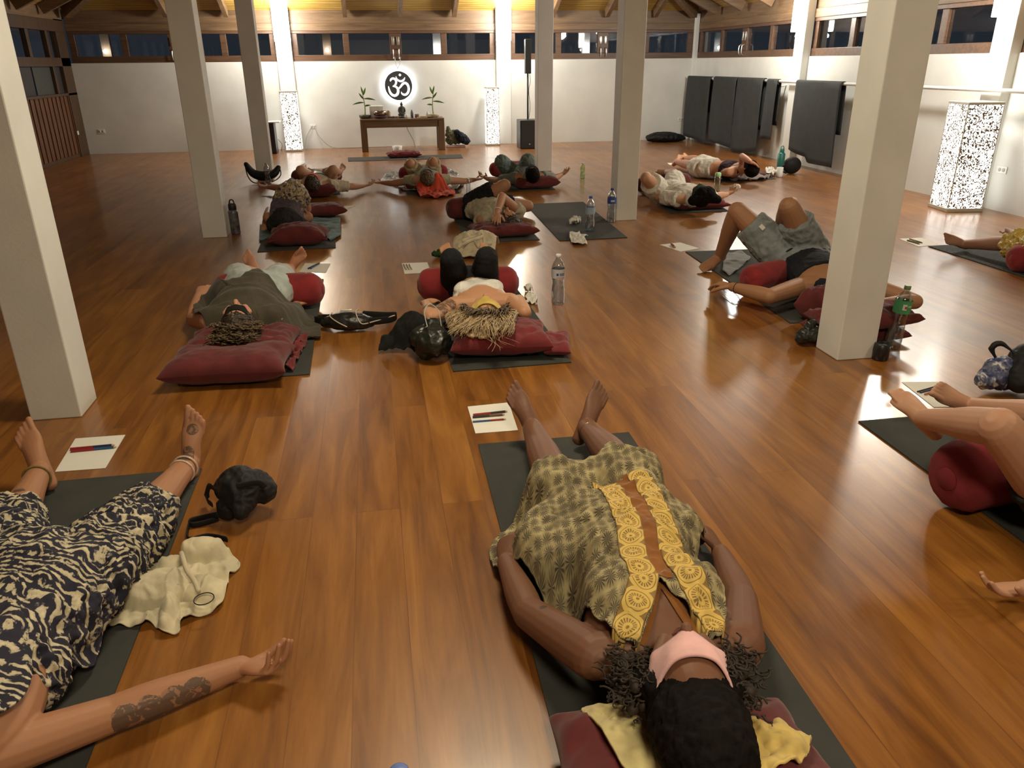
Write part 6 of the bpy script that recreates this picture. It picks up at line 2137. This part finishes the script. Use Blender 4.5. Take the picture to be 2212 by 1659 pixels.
cloth(root, 'bandeau_top', fabric('white_jersey', (.72, .70, .66)), lambda mb: (b.torso(mb, .56, .80, .009, cap='flat'), [mb.ell(b.hip + b.A * .70 + b.lat * .075 * k + b.N * .06, (b.lat * .073, b.ax * .062, b.N * .05)) for k in (-1, 1)]), size=.005, amp=.003, seed=7)
b.eye_mask(fabric('yellow_satin', (.62, .44, .10), bs=200), root, h=.07)
bl1 = pm('blonde_hair', (.44, .32, .18), .45, .45, 50, 160, .6, .003)
bl2 = pm('ash_hair_roots', (.17, .118, .065), .5, .5, 50, 160, .6, .003)
b.hair_cap(root, bl2, amp=.006, thick=.012)
hd, U, F, X = b.head, b.Uh, b.Fh, b.X
random.seed(21)
tgt0 = [at(965, 705, .14), at(968, 722, .13), at(980, 740, .13), at(1000, 742, .13), at(1025, 740, .13), at(1060, 748, .13), at(1090, 740, .13), at(1108, 738, .13), at(1112, 720, .13), at(1120, 702, .13)]
mm = MB()
for q in ((985, 722), (1010, 735), (1040, 738), (1068, 730), (1090, 718)):
    mm.tube([hd + U * .09 - F * .01, (hd + U * .12).lerp(at(q[0], q[1], .15), .4) + Vector((0, 0, .01)), (hd + U * .12).lerp(at(q[0], q[1], .15), .8)], [(.05, .05), (.05, .03), (.025, .010)], hint=(0, 0, 1))
mm.voxel('hair_mass', bl1, parent=root, size=.005, smooth=3, post=wrinkle(.006, (50, 12, 30), 4))


def lock(cm, p0, p1, r0, wav, ph, lift=.02, n=13, bow=0):
    dv = p1 - p0
    sdv = nrm(dv.cross(Vector((0, 0, 1))))
    pts = []
    for t in range(n):
        q = t / (n - 1)
        p = p0 + dv * q + sdv * (wav * math.sin(ph + q * 10) * q ** .7 + bow * math.sin(math.pi * q))
        p.z = p0.z * (1 - q) ** 1.6 + p1.z * (1 - (1 - q) ** 1.6) + lift * math.sin(math.pi * q)
        pts.append(p)
    cm.tube(pts, [(r0 * (1 - .85 * (k / (n - 1)) ** 2.5), r0 * .6 * (1 - .85 * (k / (n - 1)) ** 2.5)) for k in range(n)], hint=(0, 0, 1), n=6, sub=2)


for grp, mt, cnt in (('hair_lengths', bl1, 700), ('hair_roots', bl2, 260)):
    cm = MB()
    for k in range(cnt):
        x01 = random.random()
        a = (x01 - .5) * 2.5 * (1 if X.x > 0 else -1)
        p0 = hd + U * (.108 * math.cos(a)) + X * .088 * math.sin(a) + F * random.uniform(-.02, .055)
        if grp == 'hair_lengths':
            p0 = p0 + U * .012 - F * .01
        i = min(len(tgt0) - 1.001, max(0, (x01 ** 1.5) * (len(tgt0) - 1) + random.uniform(-.6, .6)))
        i0 = int(i)
        T_ = tgt0[i0].lerp(tgt0[i0 + 1], i - i0)
        f_ = random.uniform(.25, .55) if grp == 'hair_roots' else random.uniform(.65, 1.08)
        T_ = p0.lerp(T_, f_)
        T_.z = .158 + random.uniform(0, .035) + (.03 if grp == 'hair_roots' else 0)
        g_ = math.floor(x01 * 7)
        rt_ = grp == 'hair_roots'
        lock(cm, p0, T_, random.uniform(.0022, .0040), .004 if rt_ else random.uniform(.009, .015), g_ * 1.9 + random.uniform(-.35, .35), lift=.010 if rt_ else .018, bow=(.5 - x01) * .05 + random.uniform(-.006, .006))
    if grp == 'hair_lengths':
        for (u, v) in ((1118, 698), (1110, 705), (1105, 748), (1060, 755), (1068, 760), (1115, 742), (1112, 700), (1098, 745), (1122, 694), (1100, 712), (1112, 715), (1090, 752), (1080, 758)):
            lock(cm, hd + U * .12 - X * random.uniform(-.05, .05), at(u, v, .15), .0028, .018, random.uniform(0, 6), .0, bow=.02)
    cm.build(grp, mt, parent=root)

# ======== 6. man in grey shorts ===============================================
b = Body('man', fat=1.06)
root = person('man', 'person with knees raised, in grey shorts and black tank top')
b.build_body(root, skin('tan_skin_b', (.34, .185, .10), base=root['_w']), .0045, hands=(('a', dict(pn=-1, curl=.6, thumb=-1)), ('b', dict(pn=-1, curl=.5))))
gsh = fabric('grey_marl', (.20, .225, .235))


def shorts(mb):
    b.torso(mb, -.14, .30, .016, cap='flat')
    for q in 'ab':
        b.thigh(mb, q, .74, .034, cap='flat')


so, _ = cloth(root, 'shorts', gsh, shorts, amp=.012, sc=(7, 9, 7), seed=3)
cloth(root, 'tank_top', fabric('black_navy_jersey', (.014, .016, .022)), lambda mb: (b.torso(mb, .16, .80, .014, cap='flat'), mb.tube([b.hip + b.A * .7 + b.lat * .06, b.hip + b.A * 1.0 + b.lat * .075], .06), mb.tube([b.hip + b.A * .7 - b.lat * .06, b.hip + b.A * 1.0 - b.lat * .075], .06)), amp=.006, sc=(8, 8, 8), seed=9)
c = b.ia.lerp(b.ka, .60)
d = nrm(b.ka - b.ia)
s_ = nrm(Vector((-.4, -.6, .6)) - d * Vector((-.4, -.6, .6)).dot(d))
u_ = d.cross(s_)
pp = c + s_ * .119
MB().prism([pp + d * .018 + u_ * .014, pp - d * .018 + u_ * .014, pp - d * .018 - u_ * .014, pp + d * .018 - u_ * .014], s_ * .003).build('cloth_label', pm('cream_label', (.6, .58, .5), .7), parent=so, smooth=False)
w0 = b.wa.lerp(b.ea, .12)
t_ = nrm(b.ea - b.wa)
s1 = nrm(t_.cross(Vector((0, 0, 1))))
s2 = s1.cross(t_)
MB().tube([w0 + s1 * (.032 * math.cos(a)) + s2 * (.032 * math.sin(a)) for a in [2 * math.pi * k / 20 for k in range(21)]], .003, n=6, sub=1).build('bracelet', pm('dark_cord', (.03, .02, .015), .7), parent=root)
b.hair_cap(root, hair_k, size=.006, thick=.005)
b.eye_mask(blkc, root)

# ======== 7. yellow shorts, right edge ========================================
b = Body('yellow', fat=1.0)
root = person('yellow', 'person at the right edge in yellow printed shorts on a dark mat')
b.build_body(root, skin('tan_skin_c', (.34, .20, .14), base=root['_w']), .006, hands=(('a', UPD), ('b', UPD)))  # one even tan skin tone
ym, nt_, b_1 = new_mat('yellow_print')
nt_.links.new(ramp(nt_, noise_t(nt_, objco(nt_), 26, 3, .5, 1.0), [(.44, (.55, .38, .06)), (.60, (.50, .36, .08)), (.62, (.65, .6, .4))]), b_1.inputs['Base Color'])
cloth(root, 'shorts', ym, lambda mb: (b.torso(mb, -.14, .5, .02), b.thigh(mb, 'a', 1.02, .045, cap='flat'), b.thigh(mb, 'b', .95, .045, cap='flat')), amp=.03, seed=4)
cloth(root, 'shirt', fabric('white_cotton', (.6, .6, .56)), lambda mb: b.torso(mb, .4, .96, .014, cap='flat'), size=.01)
b.hair_cap(root, hair_k, size=.008)

# ======== 8. purple shawl person ==============================================
b = Body('purple', fat=1.05)
root = person('purple', 'person huddled under a purple shawl and a floral cloth')
b.build_body(root, skin('fair_skin_c', sk_tan, base=root['_w']), .007, hands=(('a', dict(pn=-1, curl=.6, thumb=1)), ('b', UPD)))
fm_, nt_, b_1 = new_mat('floral_print')
nt_.links.new(ramp(nt_, noise_t(nt_, objco(nt_), 22, 3, .55, 1.5), [(.42, (.045, .03, .07)), (.47, (.30, .24, .12)), (.55, (.46, .40, .26)), (.62, (.30, .13, .05)), (.66, (.08, .08, .08))]), b_1.inputs['Base Color'])
un = MB()
un.add(b.noarms.v, b.noarms.f)
un.tube([b.ka + Vector((-.02, 0, 0)), b.kb + Vector((.02, 0, 0))], .10)
un.tube([b.hip + Vector((0, .05, .15)), b.hip + b.A * .5 + Vector((0, 0, .12))], [.18, .15])
FL = [(578, 470, .1), (574, 442, .2), (590, 424, .3), (612, 411, .40), (640, 408, .42), (662, 424, .3), (672, 450, .15), (668, 482, .06), (650, 492, .1), (600, 478, .1)]
cloth(root, 'floral_cloth', fm_, lambda mb: (mb.tube([b.ka + Vector((-.0, 0, -.02)), b.kb + Vector((.0, 0, -.02))], .092), mb.tube([(b.ka + b.kb) / 2, b.hip + Vector((0, 0, .09))], [(.135, .10), (.155, .15)], hint=(0, 0, 1)), mb.tube([b.hip + Vector((0, 0, .07)), b.hip + b.A * .55 + Vector((0.0, 0, .04))], [.16, .14]), mb.tube([(b.ka + b.kb) / 2 + Vector((0, .02, 0)), (b.aa + b.ab) / 2], [.14, .10])), amp=.02, sc=(8, 8, 8), seed=5, size=.008)
pur = fabric('purple_shawl', (.070, .050, .075))
cloth(root, 'shawl', pur, lambda mb: (mb.tube([b.hip + Vector((.01, .10, .22)), b.hip + b.A * .35 + Vector((.0, 0, .16)), b.hip + b.A * .8 + Vector((0, 0, .08)), b.head + Vector((0, .03, -.02))], [(.04, .05), (.11, .10), (.15, .12), (.14, .11)], hint=(0, 0, 1)),), amp=.016, sc=(9, 9, 9), seed=8, size=.007)
cloth(root, 'hood', fabric('black_wool', (.020, .018, .018)), lambda mb: (mb.tube([b.head + Vector((-.08, -.02, -.01)), b.head + Vector((.0, -.03, .03)), b.head + Vector((.13, -.03, -.03))], [.085, .11, .07]),), amp=.010, sc=(10, 10, 10), seed=2, size=.006)

# ======== 9. printed tee ======================================================
def simple(name, label, sk, size=.0065, fat=1.0, hands=(), breast=0):
    b = Body(name, fat=fat, breast=breast)
    root = person(name, label)
    b.build_body(root, skin(name + '_skin', sk, base=root['_w']), size, hands=hands or (('a', dict(pn=1, curl=.4)), ('b', dict(pn=1, curl=.4))))
    return b, root


b, root = simple('tee', 'person with arms spread, in cream tee with dark print and red eye mask', sk_fair)
cr = fabric('cream_tee', (.48, .42, .31))
_, tv = cloth(root, 'shirt', cr, lambda mb: (b.torso(mb, -.05, .98, .020), b.uarm(mb, 'a', -.1, .75, .022, cap='flat'), b.uarm(mb, 'b', -.1, .75, .022, cap='flat')), amp=.008, sc=(8, 8, 8), seed=3, size=.007)
c0 = b.hip + b.A * .50
pr = []
for i in range(9):
    row = []
    for j in range(9):
        p = c0 + b.lat * (.24 * (i / 8 - .5)) + b.ax * (.22 * (j / 8 - .5))
        h = tv.ray_cast(Vector((p.x, p.y, 1)), Vector((0, 0, -1)))
        row.append(Vector((p.x, p.y, (h[0].z if h[0] is not None else .2) + .004)))
    pr.append(row)
prm, nt_, b_1 = new_mat('dark_tee_print')
nt_.links.new(ramp(nt_, noise_t(nt_, objco(nt_), 18, 3, .5, 1), [(.45, (.06, .055, .05)), (.60, (.10, .09, .08)), (.62, (.35, .30, .25))]), b_1.inputs['Base Color'])
MB().grid(pr).build('tee_print', prm, parent=root, solid=.002)
cloth(root, 'shorts', fabric('beige_shorts', (.40, .30, .22)), lambda mb: (b.torso(mb, -.14, .1, .01), b.thigh(mb, 'a', .4, .02, cap='flat'), b.thigh(mb, 'b', .4, .02, cap='flat')), size=.008)
b.eye_mask(fabric('red_satin', (.50, .06, .06)), root)
b.hair_cap(root, pm('brown_hair', (.035, .021, .013), .5, .5, 40, 120, .6, .004), amp=.01)

b, root = simple('green', 'person with arms spread, in pale green top on a patterned blanket', sk_fair)
cloth(root, 'trousers', fabric('sand_trousers', (.40, .33, .20)), lambda mb: (b.torso(mb, -.14, .2, .012), [(b.thigh(mb, q, .98, .018, cap='flat')) for q in 'ab']), size=.008, amp=.012)
cloth(root, 'shirt', fabric('pale_green_cotton', (.33, .34, .22)), lambda mb: (b.torso(mb, -.10, .98, .022), b.uarm(mb, 'a', -.1, .35, .016, cap='flat'), b.uarm(mb, 'b', -.1, .35, .016, cap='flat')), size=.007, amp=.009, sc=(8, 8, 8), seed=6)
b.eye_mask(fabric('blue_grey_satin', (.05, .08, .11)), root)
b.hair_cap(root, cur, amp=.01)

b, root = simple('grey', 'person in teal grey clothes with a dark eye mask', sk_tan)
tg = fabric('teal_grey_linen', (.13, .17, .16))
cloth(root, 'trousers', tg, lambda mb: (b.torso(mb, -.14, .2, .012), [(b.thigh(mb, q, 1, .024), b.shin(mb, q, 0, .8, .02, cap='flat')) for q in 'ab']), size=.008, amp=.016)
cloth(root, 'shirt', fabric('grey_green_linen', (.16, .19, .18)), lambda mb: (b.torso(mb, -.05, .98, .022), b.uarm(mb, 'a', -.1, .8, .018, cap='flat'), b.uarm(mb, 'b', -.1, .8, .018, cap='flat')), size=.007, amp=.009, sc=(8, 8, 8), seed=6)
b.eye_mask(fabric('navy_satin', (.02, .03, .05)), root, h=.085)
b.hair_cap(root, hair_k, amp=.006)

b, root = simple('armup', 'person in beige shirt and black shorts, one arm bent over the face', sk_tan, hands=(('a', dict(pn=-1, curl=.5)), ('b', dict(pn=-1, curl=.5))))
cloth(root, 'shorts', fabric('black_jersey', (.010, .010, .011)), lambda mb: (b.torso(mb, -.14, .06, .018), b.thigh(mb, 'a', .72, .035, cap='flat'), b.thigh(mb, 'b', .6, .03, cap='flat')), size=.008, amp=.016)
cloth(root, 'shirt', fabric('beige_linen', (.38, .34, .25)), lambda mb: (b.torso(mb, .14, .98, .026), b.uarm(mb, 'a', -.1, .45, .02, cap='flat'), b.uarm(mb, 'b', -.1, .25, .02, cap='flat')), size=.007, amp=.012, sc=(7, 7, 7), seed=6)
hd, U, F, X = b.head, b.Uh, b.Fh, b.X
b.hair_cap(root, pm('dark_brown_hair', (.022, .013, .010), .5, .5, 40, 120, .6, .004), amp=.012, extra=[([hd + X * .03, hd + U * .05 + X * .08 - F * .03, hd + U * .06 - X * .06 - F * .04], [.07, .06, .05])])
w0 = b.wb.lerp(b.eb, .2)
t_ = nrm(b.eb - b.wb)
s1 = nrm(t_.cross(Vector((0, 1, .2))))
s2 = s1.cross(t_)
MB().tube([w0 + s1 * (.032 * math.cos(a)) + s2 * (.032 * math.sin(a)) for a in [2 * math.pi * k / 20 for k in range(21)]], .003, n=6, sub=1).build('bracelet', white_pl, parent=root)

b, root = simple('white', 'person all in white with black hair and a dark green eye mask', (.50, .30, .18), hands=(('a', dict(pn=-1, curl=.3)), ('b', dict(pn=1, curl=1.0))))
wh = fabric('white_linen', (.62, .59, .52))
cloth(root, 'shorts', wh, lambda mb: (b.torso(mb, -.14, .26, .022), b.thigh(mb, 'a', .68, .042, cap='flat'), b.thigh(mb, 'b', .68, .042, cap='flat')), size=.007, amp=.010, sc=(7, 7, 7), seed=2)
cloth(root, 'shirt', wh, lambda mb: (b.torso(mb, .08, .97, .026), b.uarm(mb, 'a', -.1, .7, .026, cap='flat'), b.uarm(mb, 'b', -.1, .5, .022, cap='flat')), size=.007, amp=.011, sc=(7, 7, 7), seed=6)
b.eye_mask(fabric('dark_green_satin', (.015, .03, .02)), root, h=.09)
hd, U, F, X = b.head, b.Uh, b.Fh, b.X
b.hair_cap(root, hair_k, amp=.006, thick=.018, extra=[([hd + U * .06 - X * .05, hd + U * .09 + X * .10 - F * .05], [.08, .05]), ([hd + U * .06, hd + U * .09 - X * .14 - F * .05], [.08, .04])])
tc = Vector(b.hb) + nrm(b.hb - b.wb) * .05 + Vector((0, 0, .02))
o = MB().ell(tc, ((.045, 0, 0), (0, .03, 0), (0, 0, .03))).voxel('tissue', tis, size=.005, post=wrinkle(.03, (30, 30, 30), 3))
tag(rebase(o), 'crumpled white tissue in the hand of the person all in white', 'tissue', 'crumpled white tissues')

b, root = simple('bra', 'person in white shorts and plum sports top near the hanging mats', (.52, .29, .18), breast=.03, hands=(('a', dict(pn=-1, curl=.3)), ('b', dict(pn=-1, curl=.3))))
cloth(root, 'shorts', wh, lambda mb: (b.torso(mb, -.14, .30, .024, cap='flat'), b.thigh(mb, 'a', .55, .036, cap='flat'), b.thigh(mb, 'b', .55, .036, cap='flat')), size=.007, amp=.009, sc=(7, 7, 7), seed=2)
cloth(root, 'sports_top', fabric('plum_jersey', (.045, .028, .038)), lambda mb: (b.torso(mb, .58, .88, .010, cap='flat'), [mb.tube([b.hip + b.A * .8 + b.lat * .07 * k + b.N * .05, b.hip + b.A * 1.0 + b.lat * .06 * k], .035) for k in (-1, 1)]), size=.007, amp=.006)
b.eye_mask(blkc, root)
b.hair_cap(root, hair_k, amp=.006)
